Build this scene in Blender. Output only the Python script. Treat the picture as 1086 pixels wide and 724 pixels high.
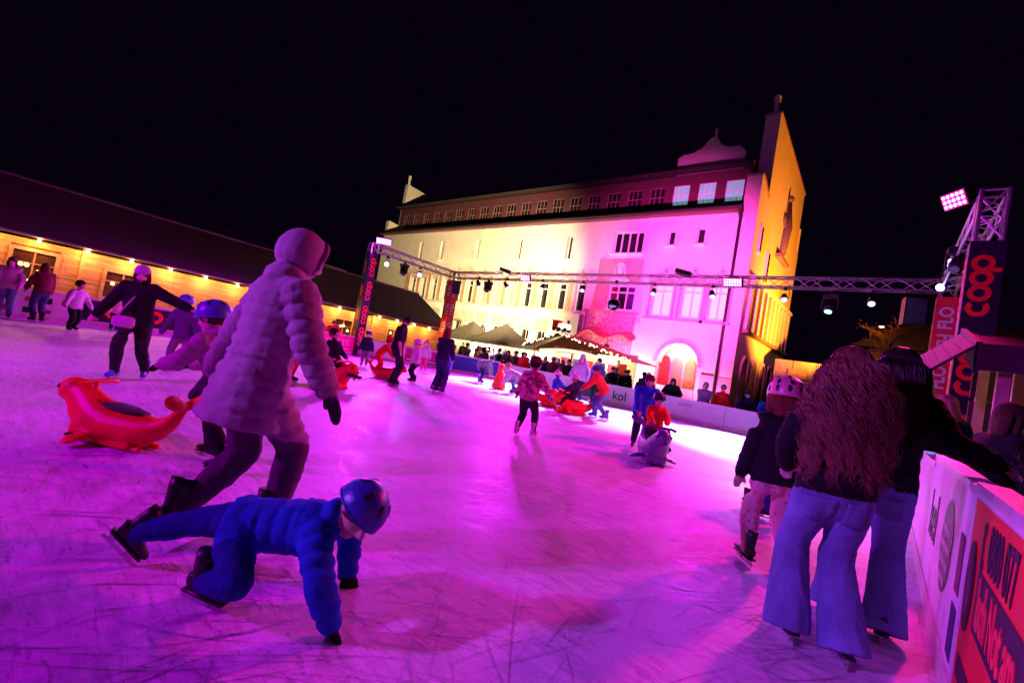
import bpy, bmesh, math, random
import numpy as np
from mathutils import Vector, Matrix, noise, Quaternion
for o in list(bpy.data.objects): bpy.data.objects.remove(o)
S = bpy.context.scene; COL = S.collection; R = math.radians; V = Vector
random.seed(7)
# ------------------------------------------------------------ camera, world, exposure
CAMH = 1.35
cam = bpy.data.objects.new('camera', bpy.data.cameras.new('camera')); COL.objects.link(cam)
cam.data.sensor_width = 36; cam.data.lens = 482/1086*36; cam.data.clip_end = 2000; cam.data.clip_start = 0.05
yaw, pit, rol = R(40), R(1.3), R(9.5)
_F = V((-math.sin(yaw)*math.cos(pit), math.cos(yaw)*math.cos(pit), math.sin(pit)))
_R0 = V((math.cos(yaw), math.sin(yaw), 0)); _U0 = _R0.cross(_F)
_R = _R0*math.cos(rol)+_U0*math.sin(rol); _U = _U0*math.cos(rol)-_R0*math.sin(rol)
cam.matrix_world = Matrix(((_R.x,_U.x,-_F.x,0),(_R.y,_U.y,-_F.y,0),(_R.z,_U.z,-_F.z,CAMH),(0,0,0,1)))
S.camera = cam
W = bpy.data.worlds.new('World'); S.world = W; W.use_nodes = True
bg = W.node_tree.nodes['Background']; bg.inputs[0].default_value = (0.22, 0.06, 0.42, 1); bg.inputs[1].default_value = 0.008
S.view_settings.view_transform = 'Standard'; S.view_settings.look = 'None'; S.view_settings.gamma = 1
S.view_settings.use_curve_mapping = False; S.view_settings.exposure = 0
S.cycles.use_denoising = True
S.cycles.max_bounces = 6; S.cycles.diffuse_bounces = 3; S.cycles.glossy_bounces = 3; S.cycles.transmission_bounces = 4
S.cycles.sample_clamp_indirect = 4
MAG = (.74, .008, 1.0); PUR = (.50, .10, 1.0); BLU = (.20, .26, 1.0); WARM = (1.0, .48, .14)
# ------------------------------------------------------------ materials
_mc = {}
def nd(nt, t, **k):
    n = nt.nodes.new(t)
    for a, b in k.items(): setattr(n, a, b)
    return n
def pm(name, col, rough=.6, metal=0., var=.2, scale=6., bump=.15, bscale=40., spec=.4, stretch=None):
    if name in _mc: return _mc[name]
    m = bpy.data.materials.new(name); m.use_nodes = True; nt = m.node_tree; b = nt.nodes['Principled BSDF']; l = nt.links.new
    b.inputs['Roughness'].default_value = rough; b.inputs['Metallic'].default_value = metal
    b.inputs['Specular IOR Level'].default_value = spec
    tc = nd(nt, 'ShaderNodeTexCoord'); src = tc.outputs['Object']
    if stretch:
        mp = nd(nt, 'ShaderNodeMapping'); mp.inputs['Scale'].default_value = stretch; l(src, mp.inputs[0]); src = mp.outputs[0]
    n1 = nd(nt, 'ShaderNodeTexNoise'); n1.inputs['Scale'].default_value = scale; n1.inputs['Detail'].default_value = 5; l(src, n1.inputs['Vector'])
    rp = nd(nt, 'ShaderNodeValToRGB'); c = col
    rp.color_ramp.elements[0].position = .3; rp.color_ramp.elements[1].position = .7
    rp.color_ramp.elements[0].color = (c[0]*(1-var), c[1]*(1-var), c[2]*(1-var), 1)
    rp.color_ramp.elements[1].color = (min(1, c[0]*(1+var)), min(1, c[1]*(1+var)), min(1, c[2]*(1+var)), 1)
    l(n1.outputs['Fac'], rp.inputs[0]); l(rp.outputs[0], b.inputs['Base Color'])
    if bump:
        n2 = nd(nt, 'ShaderNodeTexNoise'); n2.inputs['Scale'].default_value = bscale; n2.inputs['Detail'].default_value = 4; l(src, n2.inputs['Vector'])
        bp = nd(nt, 'ShaderNodeBump'); bp.inputs['Strength'].default_value = bump; bp.inputs['Distance'].default_value = .02
        l(n2.outputs['Fac'], bp.inputs['Height']); l(bp.outputs[0], b.inputs['Normal'])
    _mc[name] = m; return m
def em(name, col, strength):
    if name in _mc: return _mc[name]
    m = bpy.data.materials.new(name); m.use_nodes = True; b = m.node_tree.nodes['Principled BSDF']
    b.inputs['Base Color'].default_value = (*col, 1); b.inputs['Emission Color'].default_value = (*col, 1); b.inputs['Emission Strength'].default_value = strength
    _mc[name] = m; return m
def fab(col, name=None, rough=.9):
    return pm(name or 'fabric_%d_%d_%d' % tuple(int(c*255) for c in col), col, rough, var=.16, scale=5, bump=.12, bscale=120, spec=.15)
def ice_mat():
    m = bpy.data.materials.new('ice'); m.use_nodes = True; nt = m.node_tree; b = nt.nodes['Principled BSDF']; l = nt.links.new
    tc = nd(nt, 'ShaderNodeTexCoord')
    def mapped(rot, sc):
        mp = nd(nt, 'ShaderNodeMapping'); mp.inputs['Rotation'].default_value = (0, 0, R(rot)); mp.inputs['Scale'].default_value = sc
        l(tc.outputs['Object'], mp.inputs[0]); return mp.outputs[0]
    def mth(op, a, c=None):
        n = nd(nt, 'ShaderNodeMath', operation=op)
        for i, s in enumerate((a, c)):
            if s is None: continue
            if isinstance(s, (int, float)): n.inputs[i].default_value = s
            else: l(s, n.inputs[i])
        return n.outputs[0]
    def nz(rot, sc, det=6, dist=.3, rough=.65):
        n = nd(nt, 'ShaderNodeTexNoise'); n.inputs['Scale'].default_value = 1.0; n.inputs['Detail'].default_value = det; n.inputs['Distortion'].default_value = dist; n.inputs['Roughness'].default_value = rough
        l(mapped(rot, sc), n.inputs['Vector']); return n.outputs['Fac']
    big = nz(0, (.5, .5, 1), 5); f1 = nz(-74, (2.2, 15, 1), 7, .5, .7); f2_ = nz(-52, (3.5, 22, 1), 6, .6, .7); spk = nz(0, (60, 60, 1), 3)
    fine = mth('ADD', mth('MULTIPLY', f1, .6), mth('MULTIPLY', f2_, .4))
    tone = mth('ADD', mth('ADD', mth('MULTIPLY', big, .4), mth('MULTIPLY', fine, .5)), mth('MULTIPLY', spk, .1))
    rp = nd(nt, 'ShaderNodeValToRGB'); e = rp.color_ramp.elements
    e[0].position = .40; e[0].color = (.30, .33, .40, 1); e[1].position = .58; e[1].color = (.80, .82, .86, 1); l(tone, rp.inputs[0])
    dash = nz(-66, (5, 30, 1), 4, .8, .6); ds = mth('MULTIPLY', mth('MAXIMUM', mth('SUBTRACT', .43, dash), 0.0), 6.0)
    mx = nd(nt, 'ShaderNodeMix', data_type='RGBA'); l(mth('MINIMUM', ds, .6), mx.inputs['Factor']); l(rp.outputs[0], mx.inputs['A']); mx.inputs['B'].default_value = (.13, .14, .18, 1)
    l(mx.outputs['Result'], b.inputs['Base Color']); b.inputs['Specular IOR Level'].default_value = .3
    rr = nd(nt, 'ShaderNodeMapRange'); rr.inputs['From Min'].default_value = .4; rr.inputs['From Max'].default_value = .6; rr.inputs['To Min'].default_value = .38; rr.inputs['To Max'].default_value = .7
    l(tone, rr.inputs['Value']); l(rr.outputs[0], b.inputs['Roughness'])
    bp = nd(nt, 'ShaderNodeBump'); bp.inputs['Strength'].default_value = .3; bp.inputs['Distance'].default_value = .008; l(mth('SUBTRACT', fine, mth('MULTIPLY', ds, .3)), bp.inputs['Height']); l(bp.outputs[0], b.inputs['Normal'])
    return m
# ------------------------------------------------------------ mesh helpers
class MB:
    def __init__(s): s.v = []; s.f = []
    def add(s, vs, fs):
        k = len(s.v); s.v += [tuple(v) for v in vs]; s.f += [tuple(i+k for i in f) for f in fs]; return s
    def box(s, x0, x1, y0, y1, z0, z1):
        return s.add([(x, y, z) for z in (z0, z1) for y in (y0, y1) for x in (x0, x1)], [(0,2,3,1),(4,5,7,6),(0,1,5,4),(2,6,7,3),(0,4,6,2),(1,3,7,5)])
    def obox(s, c, ax, ay, az):      # oriented box: centre and three half-axis vectors
        c, ax, ay, az = V(c), V(ax), V(ay), V(az)
        return s.add([c+ax*i+ay*j+az*k for k in (-1,1) for j in (-1,1) for i in (-1,1)], [(0,2,3,1),(4,5,7,6),(0,1,5,4),(2,6,7,3),(0,4,6,2),(1,3,7,5)])
    def tube(s, pts, rad, n=8, cap=True, right=None):
        pts = [V(p) for p in pts]; k0 = len(s.v); vs = []
        for i, p in enumerate(pts):
            t = (pts[min(i+1, len(pts)-1)]-pts[max(i-1, 0)]); t = t.normalized() if t.length > 1e-9 else V((0,0,1))
            r = rad[i] if isinstance(rad, (list, tuple)) else rad
            rx, ry = r if isinstance(r, (list, tuple)) else (r, r)
            ref = V(right) if right is not None else (V((0,0,1)) if abs(t.z) < .9 else V((1,0,0)))
            a = ref - t*ref.dot(t); a = a.normalized() if a.length > 1e-6 else t.orthogonal().normalized()
            b = t.cross(a)
            for j in range(n):
                th = 2*math.pi*j/n; vs.append(p+a*rx*math.cos(th)+b*ry*math.sin(th))
        fs = []
        for i in range(len(pts)-1):
            for j in range(n):
                fs.append((i*n+j, i*n+(j+1) % n, (i+1)*n+(j+1) % n, (i+1)*n+j))
        if cap:
            fs.append(tuple(range(n-1, -1, -1))); e = (len(pts)-1)*n; fs.append(tuple(range(e, e+n)))
        return s.add(vs, fs)
    def ball(s, c, r, nu=12, nv=8, M=None):
        c = V(c); rx, ry, rz = r if isinstance(r, (tuple, list)) else (r, r, r); vs = []; fs = []
        for i in range(nv+1):
            ph = math.pi*i/nv
            for j in range(nu):
                th = 2*math.pi*j/nu; p = V((rx*math.sin(ph)*math.cos(th), ry*math.sin(ph)*math.sin(th), rz*math.cos(ph)))
                vs.append(c+(M @ p if M else p))
        for i in range(nv):
            for j in range(nu): fs.append((i*nu+j, (i+1)*nu+j, (i+1)*nu+(j+1) % nu, i*nu+(j+1) % nu))
        return s.add(vs, fs)
    def prism(s, poly, axis, a, b):   # extrude a 2-D polygon along an axis from a to b
        def p3(u, w, t): return {'x': (t, u, w), 'y': (u, t, w), 'z': (u, w, t)}[axis]
        n = len(poly); vs = [p3(u, w, a) for u, w in poly]+[p3(u, w, b) for u, w in poly]
        fs = [tuple(range(n)), tuple(range(2*n-1, n-1, -1))]+[(i, n+i, n+(i+1) % n, (i+1) % n) for i in range(n)]
        return s.add(vs, fs)
    def mesh(s, name, mat=None, smooth=False, merge=False):
        me = bpy.data.meshes.new(name); me.from_pydata(s.v, [], s.f)
        bm = bmesh.new(); bm.from_mesh(me)
        if merge: bmesh.ops.remove_doubles(bm, verts=bm.verts, dist=1e-5)
        bmesh.ops.recalc_face_normals(bm, faces=bm.faces); bm.to_mesh(me); bm.free()
        if mat: me.materials.append(mat)
        if smooth: me.polygons.foreach_set('use_smooth', [True]*len(me.polygons))
        return me
    def build(s, name, mat, parent=None, smooth=False, merge=False):
        return lk(name, s.mesh(name, mat, smooth, merge), parent)
def lk(name, data, parent=None, M=None):
    o = bpy.data.objects.new(name, data); COL.objects.link(o)
    if parent: o.parent = parent
    if M is not None: o.matrix_local = M
    return o
def tag(o, label, cat=None, group=None, kind=None):
    if label: o['label'] = label
    if cat: o['category'] = cat
    if group: o['group'] = group
    if kind: o['kind'] = kind
    return o
def thing(name, label, cat, loc=(0,0,0), rz=0, group=None):
    o = lk(name, None); o.location = loc; o.rotation_euler = (0, 0, rz); o.empty_display_size = .1
    return tag(o, label, cat, group)
def copy_tree(o, parent=None):
    c = o.copy(); COL.objects.link(c)
    if parent: c.parent = parent
    for ch in list(o.children): copy_tree(ch, c)
    return c
def frame_mat(origin, right, up):
    r = V(right).normalized(); u = V(up); u = (u-r*u.dot(r)).normalized(); n = r.cross(u); o = V(origin)
    return Matrix(((r.x,u.x,n.x,o.x),(r.y,u.y,n.y,o.y),(r.z,u.z,n.z,o.z),(0,0,0,1)))
def text(body, size, mat, parent, M, name='lettering', bold=.0, sx=1.0, align='CENTER', ext=.002):
    c = bpy.data.curves.new('txt', 'FONT'); c.body = body; c.size = size; c.extrude = ext; c.offset = bold*size; c.align_x = align; c.align_y = 'CENTER'; c.resolution_u = 3
    t = bpy.data.objects.new('txt', c); COL.objects.link(t); bpy.context.view_layer.update()
    me = bpy.data.meshes.new_from_object(t.evaluated_get(bpy.context.evaluated_depsgraph_get())); bpy.data.objects.remove(t)
    if sx != 1: me.transform(Matrix.Diagonal((sx, 1, 1, 1)))
    me.materials.clear(); me.materials.append(mat)
    return lk(name, me, parent, M)
def coop_mesh(h, w, mat):     # linked ring letters c o o p, centred; h = x-height, w = stroke
    mb = MB(); r = h/2-w/2; pitch = h-w*.55
    for k in range(4):
        cx = (k-1.5)*pitch; a0, a1 = (R(50), R(310)) if k == 0 else (0, 2*math.pi); n = 22
        for ro, z in ((0, 0),):
            pts = [(a0+(a1-a0)*i/n) for i in range(n+1)]
            vs = []
            for a in pts:
                for rr in (r-w/2, r+w/2):
                    for zz in (0, .003): vs.append((cx+rr*math.cos(a), rr*math.sin(a), zz+k*.0004))
            fs = []
            for i in range(n):
                b = i*4; fs += [(b+1, b+3, b+7, b+5), (b, b+4, b+6, b+2), (b+2, b+6, b+7, b+3), (b, b+1, b+5, b+4)]
            mb.add(vs, fs)
        if k == 3: mb.box(cx-h/2, cx-h/2+w, -h*.78, 0, 0, .0022)
    return mb.mesh('lettering', mat)
# ------------------------------------------------------------ shared materials
cream = pm('cream_plaster', (.74, .68, .58), .85, var=.06, scale=1.2, bump=.25, bscale=30)
creamB = pm('pale_stone_trim', (.78, .73, .64), .8, var=.06, scale=2, bump=.1)
salmon = pm('salmon_painted_plaster', (.72, .36, .22), .85, var=.12, scale=2, bump=.1)
dado = pm('rose_dado_paint', (.62, .34, .34), .85, var=.12, scale=2)
greyst = pm('grey_stone_and_shade', (.3, .29, .27), .85, var=.15, scale=3)
roofm = pm('dark_roof_tiles', (.05, .034, .036), .75, var=.35, scale=9, bump=.4, bscale=14, stretch=(1, 1, 5))
winewood = pm('dark_wine_boarding', (.10, .03, .045), .7, var=.3, scale=4, bump=.2, bscale=20, stretch=(5, 5, .6))
darkmet = pm('dark_metal', (.02, .02, .022), .45, .6, var=.2, bump=.05)
blackpl = pm('black_plastic', (.012, .012, .014), .45, var=.2, bump=.08)
alu = pm('brushed_aluminium', (.72, .72, .74), .42, .55, var=.1, scale=20, bump=.05)
whitepl = pm('white_board_plastic', (.78, .78, .8), .38, var=.07, scale=2.5, bump=.12, bscale=5, stretch=(1, 1, 4))
whitefr = pm('white_window_paint', (.8, .78, .74), .5, var=.05)
def glassdark(nm, col, r=.12): return pm(nm, col, r, var=.4, scale=1.5, bump=.05, bscale=3, spec=.6)
gdark = glassdark('dark_window_glass', (.02, .016, .02))
gred = glassdark('curtained_red_glass', (.16, .015, .03), .25)  # red glow in the panes is put into the glass colour
wood = pm('pine_planks', (.50, .29, .13), .7, var=.35, scale=3, bump=.3, bscale=18, stretch=(6, .5, 6), spec=.25)
woodx = pm('pine_beams', (.48, .28, .14), .7, var=.3, scale=4, bump=.2, bscale=20)
woodd = pm('brown_stained_wood', (.16, .07, .035), .7, var=.35, scale=4, bump=.25, bscale=18)
redc = pm('red_banner', (.75, .02, .035), .5, var=.06, bump=.05); navyb = pm('navy_banner', (.012, .012, .03), .5, var=.1, bump=.05)
coopred = pm('orange_red_print', (.9, .07, .02), .5, var=.03, bump=0); whitep = pm('white_print', (.85, .85, .85), .5, var=.03, bump=0)
inkm = pm('dark_ink_print', (.02, .018, .04), .5, var=.05, bump=0)
# ------------------------------------------------------------ ground and ice
g = MB().add([(-300,-200,-.25),(300,-200,-.25),(300,400,-.25),(-300,400,-.25)], [(0,1,2,3)])
tag(g.build('ground', pm('wet_paving', (.09, .085, .085), .5, var=.3, scale=2, bump=.4, bscale=9)), None, kind='structure')
XL, XR, YN, YF = -18.6, .37, -6.0, 15.65
icep = [(XR, YN), (XR, 13.4), (-1.6, YF), (-13.6, YF), (XL, 11.4), (XL, YN)]
ic = MB().prism(icep, 'z', -.24, 0); ICE = tag(ic.build('ice', ice_mat()), None, kind='structure')
rk = random.Random(11); mb = MB()      # frosted skate cuts
mb2 = MB()
for i in range(5200):
    near = rk.random() < .65
    if i % 14 == 0: bx_, by_, ba_ = (rk.uniform(-6, .2), rk.uniform(-1.5, 5), rk.choice((25, 45, 60, 75, 115, 150))) if near else (rk.uniform(-13, .2), rk.uniform(-2.5, 11), rk.uniform(0, 180))
    x, y = bx_+rk.gauss(0, .28), by_+rk.gauss(0, .28); x = min(x, .25); a = R(ba_+rk.gauss(0, 16)); L_ = rk.uniform(.06, .8)*(1 if rk.random() < .85 else 2.4); cu = rk.gauss(0, .7); w = rk.uniform(.0009, .0024)*(1 if rk.random() < .9 else 1.9); n = 9; vs = []
    for k in range(n+1):
        s = k/n; ang = a+cu*(s-.5)*L_; x += math.cos(ang)*L_/n; y += math.sin(ang)*L_/n; ww = w*math.sin(math.pi*min(max(s, .06), .94)); nx, ny = -math.sin(ang)*ww, math.cos(ang)*ww
        x = min(x, .33); vs += [(x-nx, y-ny, .0016), (x+nx, y+ny, .0016)]
    (mb if i % 5 < 3 else mb2).add(vs, [(2*k, 2*k+1, 2*k+3, 2*k+2) for k in range(n)])
o = mb2.build('skate_grooves', pm('wet_groove_ice', (.36, .38, .44), .3, var=.2, bump=0), ICE); o['kind'] = 'stuff'; o.location.z = .0012
o = mb.build('skate_cuts', pm('ice_shavings', (.86, .88, .9), .8, var=.1, bump=0), ICE); o['kind'] = 'stuff'
# ------------------------------------------------------------ rink boards
WB = 'white boards round the rink'
bidx = [0]
def board(p, q, h, label, mat=None, group=None, printfn=None, name='rink_board'):
    p, q = V((q[0], q[1], 0)), V((p[0], p[1], 0)); d = q-p; L = d.length; d.normalize(); nrm = V((d.y, -d.x, 0))   # rink lies on +nrm side
    t = thing(name, label, 'rink board', p, 0, group)
    o = lambda a, n, z: d*a+nrm*n+V((0,0,z))
    mb = MB(); mb.obox(o(L/2, -.03, h/2+.01), d*(L/2-.006), nrm*.03, V((0,0,h/2-.03))); mb.build('panel', mat or whitepl, t)
    mb = MB(); mb.obox(o(L/2, -.045, h), d*(L/2-.004), nrm*.055, V((0,0,.02))); mb.build('top_rail', alu if mat is None else whitepl, t)
    mb = MB(); mb.obox(o(L/2, .006, .07), d*(L/2-.006), nrm*.005, V((0,0,.07))); mb.build('kick_strip', pm('yellowed_kick_strip', (.6, .58, .5), .5), t)
    for a in (.05, L-.05):
        mb = MB(); mb.obox(o(a, -.11, h/2-.12), d*.02, nrm*.04, V((0,0,h/2+.1))); mb.build('bracket', alu, t)
    if printfn: printfn(t, lambda a, z, n=.003: frame_mat(o(a, n, z), d, (0,0,1)), L, h)
    return t
def patch(t, F, a, z, w, h, mat, name='print_patch', n=.002, poly=None):
    mb = MB()
    if poly: mb.prism([(x*w/2, y*h/2) for x, y in poly], 'z', 0, .0015)
    else: mb.box(-w/2, w/2, -h/2, h/2, 0, .0015)
    o = mb.build(name, mat, t); o.matrix_local = F(a, z, n); return o
circ = [(math.cos(2*math.pi*i/28), math.sin(2*math.pi*i/28)) for i in range(28)]
def pr_kol(t, F, L, h): text('kol', .46, inkm, t, F(L*.25, h*.52), bold=.016)
def pr_coop(t, F, L, h):
    patch(t, F, L/2, h*.56, L*.98, h*.72, navyb); lk('lettering', coop_mesh(.42, .12, coopred), t, F(L/2, h*.6, .006))
def pr_schulte(t, F, L, h):
    patch(t, F, L/2, h*.55, L*.97, h*.84, pm('pink_red_banner', (.75, .05, .16), .5, var=.05)); text('SCHULTE', .36, whitep, t, F(L/2, h*.6, .004), bold=.008)
    patch(t, F, L*.72, h*.3, .5, .05, whitep, 'print_band', .004)
def pr_logos(seed, cols):
    def fn(t, F, L, h):
        rn = random.Random(seed)
        for k in range(9):
            patch(t, F, .25+(k % 5)*(L-.5)/4, h*(.32 if k > 4 else .68), rn.uniform(.14, .26), rn.uniform(.1, .17), pm(*cols[k % len(cols)]), 'print_patch', .002, circ if rn.random() < .4 else None)
    return fn
LC = [('plum_print', (.2, .02, .1)), ('ink_blue_print', (.02, .03, .12)), ('red_print', (.6, .03, .05)), ('black_print', (.015, .015, .02))]
def pr_round(t, F, L, h):
    text('kel', .5, inkm, t, F(L*.2, h*.58), bold=.012)
    patch(t, F, L*.62, h*.58, .56, .56, navyb, 'print_disc', .002, circ)
    [patch(t, F, L*.62, h*(.66-.09*k), (.34, .42, .4, .28)[k], .045, pm('pale_violet_print', (.5, .45, .6), .5), 'print_band', .004) for k in range(4)]
    patch(t, F, L*.9, h*.62, .16, .3, pm(*LC[0])); patch(t, F, L*.9, h*.3, .18, .26, pm(*LC[1]))
def pr_phone(t, F, L, h):
    patch(t, F, L/2, h*.5, L*.985, h*.9, pm('scarlet_banner', (.8, .03, .03), .45, var=.1, scale=1.5))
    dk = pm('charcoal_purple_print', (.03, .012, .035), .5)
    text('0800 077', .25, dk, t, F(.47, .89, .005), bold=.02, sx=.52, align='LEFT')
    patch(t, F, .36, .88, .07, .21, dk, 'phone_symbol', .005, [(-1,.8),(-.2,1),(.6,.9),(.7,.5),(0,.5),(0,-.5),(.7,-.5),(.6,-.9),(-.2,-1),(-1,-.8)])
    patch(t, F, L*.55, .655, L*.82, .25, dk, 'print_band', .005)
    patch(t, F, .15, .66, .2, .4, dk, 'print_emblem', .0075, circ); patch(t, F, .15, .66, .12, .26, pm('plum_print', (.2, .02, .1)), 'print_emblem', .0095, circ)
    text('Isch Not am', .27, pm('red_lettering', (.85, .06, .08), .5), t, F(.40, .655, .009), bold=.024, sx=.52, align='LEFT')
    patch(t, F, L*.25, .3, L*.42, .1, dk, 'print_band', .005)
# left side (seen from the ice), walked so that the rink is on the +normal side
ysL = [11.4, 9.1, 6.9, 4.75, 2.1, 0.0, -2.3, -4.6]
labL = ['pink-red board with white SCHULTE lettering below the banner-clad truss tower', 'plain white rink board between the SCHULTE board and the next white one', 'plain white rink board beside the black coop board', 'black rink board with orange-red coop lettering in front of the wooden hut', 'white rink board covered with small dark sponsor logos beside the coop board', 'white rink board with sponsor logos behind the woman in a maroon jacket', 'plain white rink board past the logo boards by the hut door']
fnL = [pr_schulte, None, None, pr_coop, pr_logos(3, LC), pr_logos(5, LC), None]
for i in range(7): board((XL, ysL[i]), (XL, ysL[i+1]), .86, labL[i], printfn=fnL[i])
# far-left chamfer
c0, c1 = V((-13.6, YF, 0)), V((XL, 11.4, 0))
chl = [('navy blue rink board with a pale round emblem at the corner', lambda t, F, L, h: (patch(t, F, L/2, h*.55, L*.95, h*.8, pm('royal_navy_print', (.02, .04, .2), .5)), patch(t, F, L*.6, h*.55, .3, .3, pm('pale_blue_print', (.4, .5, .7), .5), 'print_disc', .005, circ))),
       ('maroon rink board with a pale stripe at the corner', lambda t, F, L, h: (patch(t, F, L/2, h*.55, L*.97, h*.8, pm('maroon_print', (.35, .02, .12), .5)), patch(t, F, L/2, h*.32, L*.9, .05, whitep, 'print_band', .005))),
       ('plain white rink board joining the corner to the SCHULTE board', None)]
for i in range(3): board(c0.lerp(c1, i/3), c0.lerp(c1, (i+1)/3), .8, chl[i][0], printfn=chl[i][1])
# far side
xsF = [-1.6, -3.9, -5.85, -8.15, -9.4, -11.5, -13.6]
labF = ['plain white rink board next to the rounded corner below the orange gable', 'white rink board with a small printed note in front of the standing spectators', 'white rink board with dark kol lettering', 'narrow navy rink board beside the kol board', 'plain white rink board left of the narrow navy board', 'plain white rink board next to the navy emblem board at the corner']
def pr_note(t, F, L, h): patch(t, F, L*.35, h*.75, .5, .12, pm('faint_grey_print', (.5, .5, .56), .5))
fnF = [None, pr_note, pr_kol, lambda t, F, L, h: patch(t, F, L/2, h*.54, L*.97, h*.84, navyb), None, None]
for i in range(6): board((xsF[i], YF), (xsF[i+1], YF), .74, labF[i], printfn=fnF[i])
# far-right corner and right side
cr = [V((-1.6, YF, 0)), V((-.35, 14.85, 0)), V((XR, 13.4, 0))]
board(cr[1], cr[0], .76, 'plain white corner board angled below the hanging loudspeaker', group=None)
board(cr[2], cr[1], .82, 'plain white corner board meeting the straight side with banners')
ysR = [3.13, 5.4, 7.6, 10.4, 13.4]
board((XR, 3.13), (XR, 5.4), 1.07, 'white scuffed rink board with letters and a dark round sticker beside the jeans', printfn=pr_round)
board((XR, 5.4), (XR, 7.6), 1.0, 'white rink board behind the girls, under the dark reaching sleeve')
board((XR, 7.6), (XR, 10.4), .95, 'white rink board below the tall coop banner tower')
board((XR, 10.4), (XR, 13.4), .9, 'white rink board below the red banner tower')
board((XR, .75), (XR, 3.12), 1.09, 'red rink board with a phone number and a dark slogan band', printfn=pr_phone)
board((XR, -2.0), (XR, .74), 1.09, 'plain white rink board continuing from the red phone-number board')
# ------------------------------------------------------------ main building
FY = 28.7; BX0, BX1, BH = -45.2, -7.1, 11.9
B = thing('town_building', 'long plastered building with steep end gable, lit magenta, cream and orange', 'building', (0, 0, 0))
def wall_open(x0, x1, z0, z1, y, th, ops):
    xs = sorted({x0, x1, *[o[0] for o in ops], *[o[1] for o in ops]}); zs = sorted({z0, z1, *[o[2] for o in ops], *[o[3] for o in ops]}); mb = MB()
    for i in range(len(xs)-1):
        for j in range(len(zs)-1):
            a, b, c, d = xs[i], xs[i+1], zs[j], zs[j+1]; mx, mz = (a+b)/2, (c+d)/2
            if any(o[0] < mx < o[1] and o[2] < mz < o[3] for o in ops): continue
            mb.add([(a, y, c), (b, y, c), (b, y, d), (a, y, d)], [(0, 1, 2, 3)])
    for a, b, c, d in ops:
        mb.add([(a,y,c),(b,y,c),(b,y,d),(a,y,d),(a,y+th,c),(b,y+th,c),(b,y+th,d),(a,y+th,d)], [(0,4,5,1),(1,5,6,2),(2,6,7,3),(3,7,4,0)])
    return mb
tallX = [-38.5+1.68*i for i in range(13)]
ops = [(x-.42, x+.42, 5.15, 7.25) for x in tallX]
slX = [-38.2, -34.9, -30, -25, -20]; ops += [(x-.26, x+.26, 9.1, 10.95) for x in slX]
ops += [(-16.2, -13.9, 9.45, 11.05), (-15.95, -13.95, 5.45, 7.2), (-12.25, -11.8, 9.95, 10.95), (-10.4, -9.9, 10.0, 11.05)]
bigX = [(-12.75, -11.3), (-10.85, -9.4), (-9.0, -7.85)]
bigX = [(-12.7, -11.35), (-10.75, -9.5), (-9.05, -7.95)]
ops += [(a, b, 5.25, 7.35) for a, b in bigX]
AX0, AX1, ASP = -11.75, -9.1, 2.3; ar = (AX1-AX0)/2
ops += [(AX0, AX1, -.25, ASP+ar), (-8.85, -8.1, -.25, 2.05)]
wall_open(BX0, BX1, -.25, BH, FY, .45, ops).build('wall', cream, B)
# arch spandrels and soffit
acx = (AX0+AX1)/2; mb = MB(); n = 20
arcp = [(acx-ar*math.cos(math.pi*i/n), ASP+ar*math.sin(math.pi*i/n)) for i in range(n+1)]
for i in range(n):
    (a, c), (b, d) = arcp[i], arcp[i+1]; mb.add([(a, FY, c), (b, FY, d), (b, FY, ASP+ar), (a, FY, ASP+ar)], [(0, 1, 2, 3)])
    mb.add([(a, FY, c), (b, FY, d), (b, FY+.9, d), (a, FY+.9, c)], [(0, 1, 2, 3)])
mb.build('arch_soffit', cream, B)
mb = MB(); pa = [(acx-(ar+.22)*math.cos(math.pi*i/n), ASP+(ar+.22)*math.sin(math.pi*i/n)) for i in range(n+1)]
for i in range(n): mb.add([(*arcp[i][:1], FY-.05, arcp[i][1]), (arcp[i+1][0], FY-.05, arcp[i+1][1]), (pa[i+1][0], FY-.05, pa[i+1][1]), (pa[i][0], FY-.05, pa[i][1])], [(0,1,2,3)])
mb.build('arch_surround', dado, B)
# porch inside the arch: lit room with inner arches
mb = MB(); mb.add([(AX0-.6,FY+1.7,-.25),(AX1+.6,FY+1.7,-.25),(AX1+.6,FY+1.7,4.2),(AX0-.6,FY+1.7,4.2),(AX0-.6,FY+.45,-.25),(AX1+.6,FY+.45,-.25),(AX1+.6,FY+.45,4.2),(AX0-.6,FY+.45,4.2)], [(0,1,2,3),(0,3,7,4),(1,5,6,2),(2,6,7,3)])
mb.build('porch_room', creamB, B)
for k, (xx, mt) in enumerate(((-11.75, pm('red_door_paint', (.55, .06, .05), .5)), (-10.92, salmon), (-10.05, pm('ochre_door_paint', (.6, .36, .1), .5)))):
    mb = MB(); mb.prism([(xx-.33, -.2), (xx+.33, -.2)]+[(xx+.33*math.cos(math.pi*i/10), 2.3+.55*math.sin(math.pi*i/10)) for i in range(11)], 'y', FY+1.54, FY+1.68); mb.build('inner_door', mt, B)
mb = MB(); mb.box(AX0+.01, AX1-.01, FY+.2, FY+.5, -.24, .85); mb.build('counter', whitefr, B)
mb = MB(); mb.box(-8.84, -8.11, FY+.2, FY+.26, -.25, 2.04); dr = mb.build('side_door', pm('mauve_door_paint', (.3, .13, .14), .6), B)
MB().ball((-8.2, FY+.17, 1.0), .035).build('handle', alu, dr)
mb = MB(); mb.box(-9.1+.24, BX1+.02, FY-.04, FY-.002, -.25, 1.9); mb.build('dado', dado, B)
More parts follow.
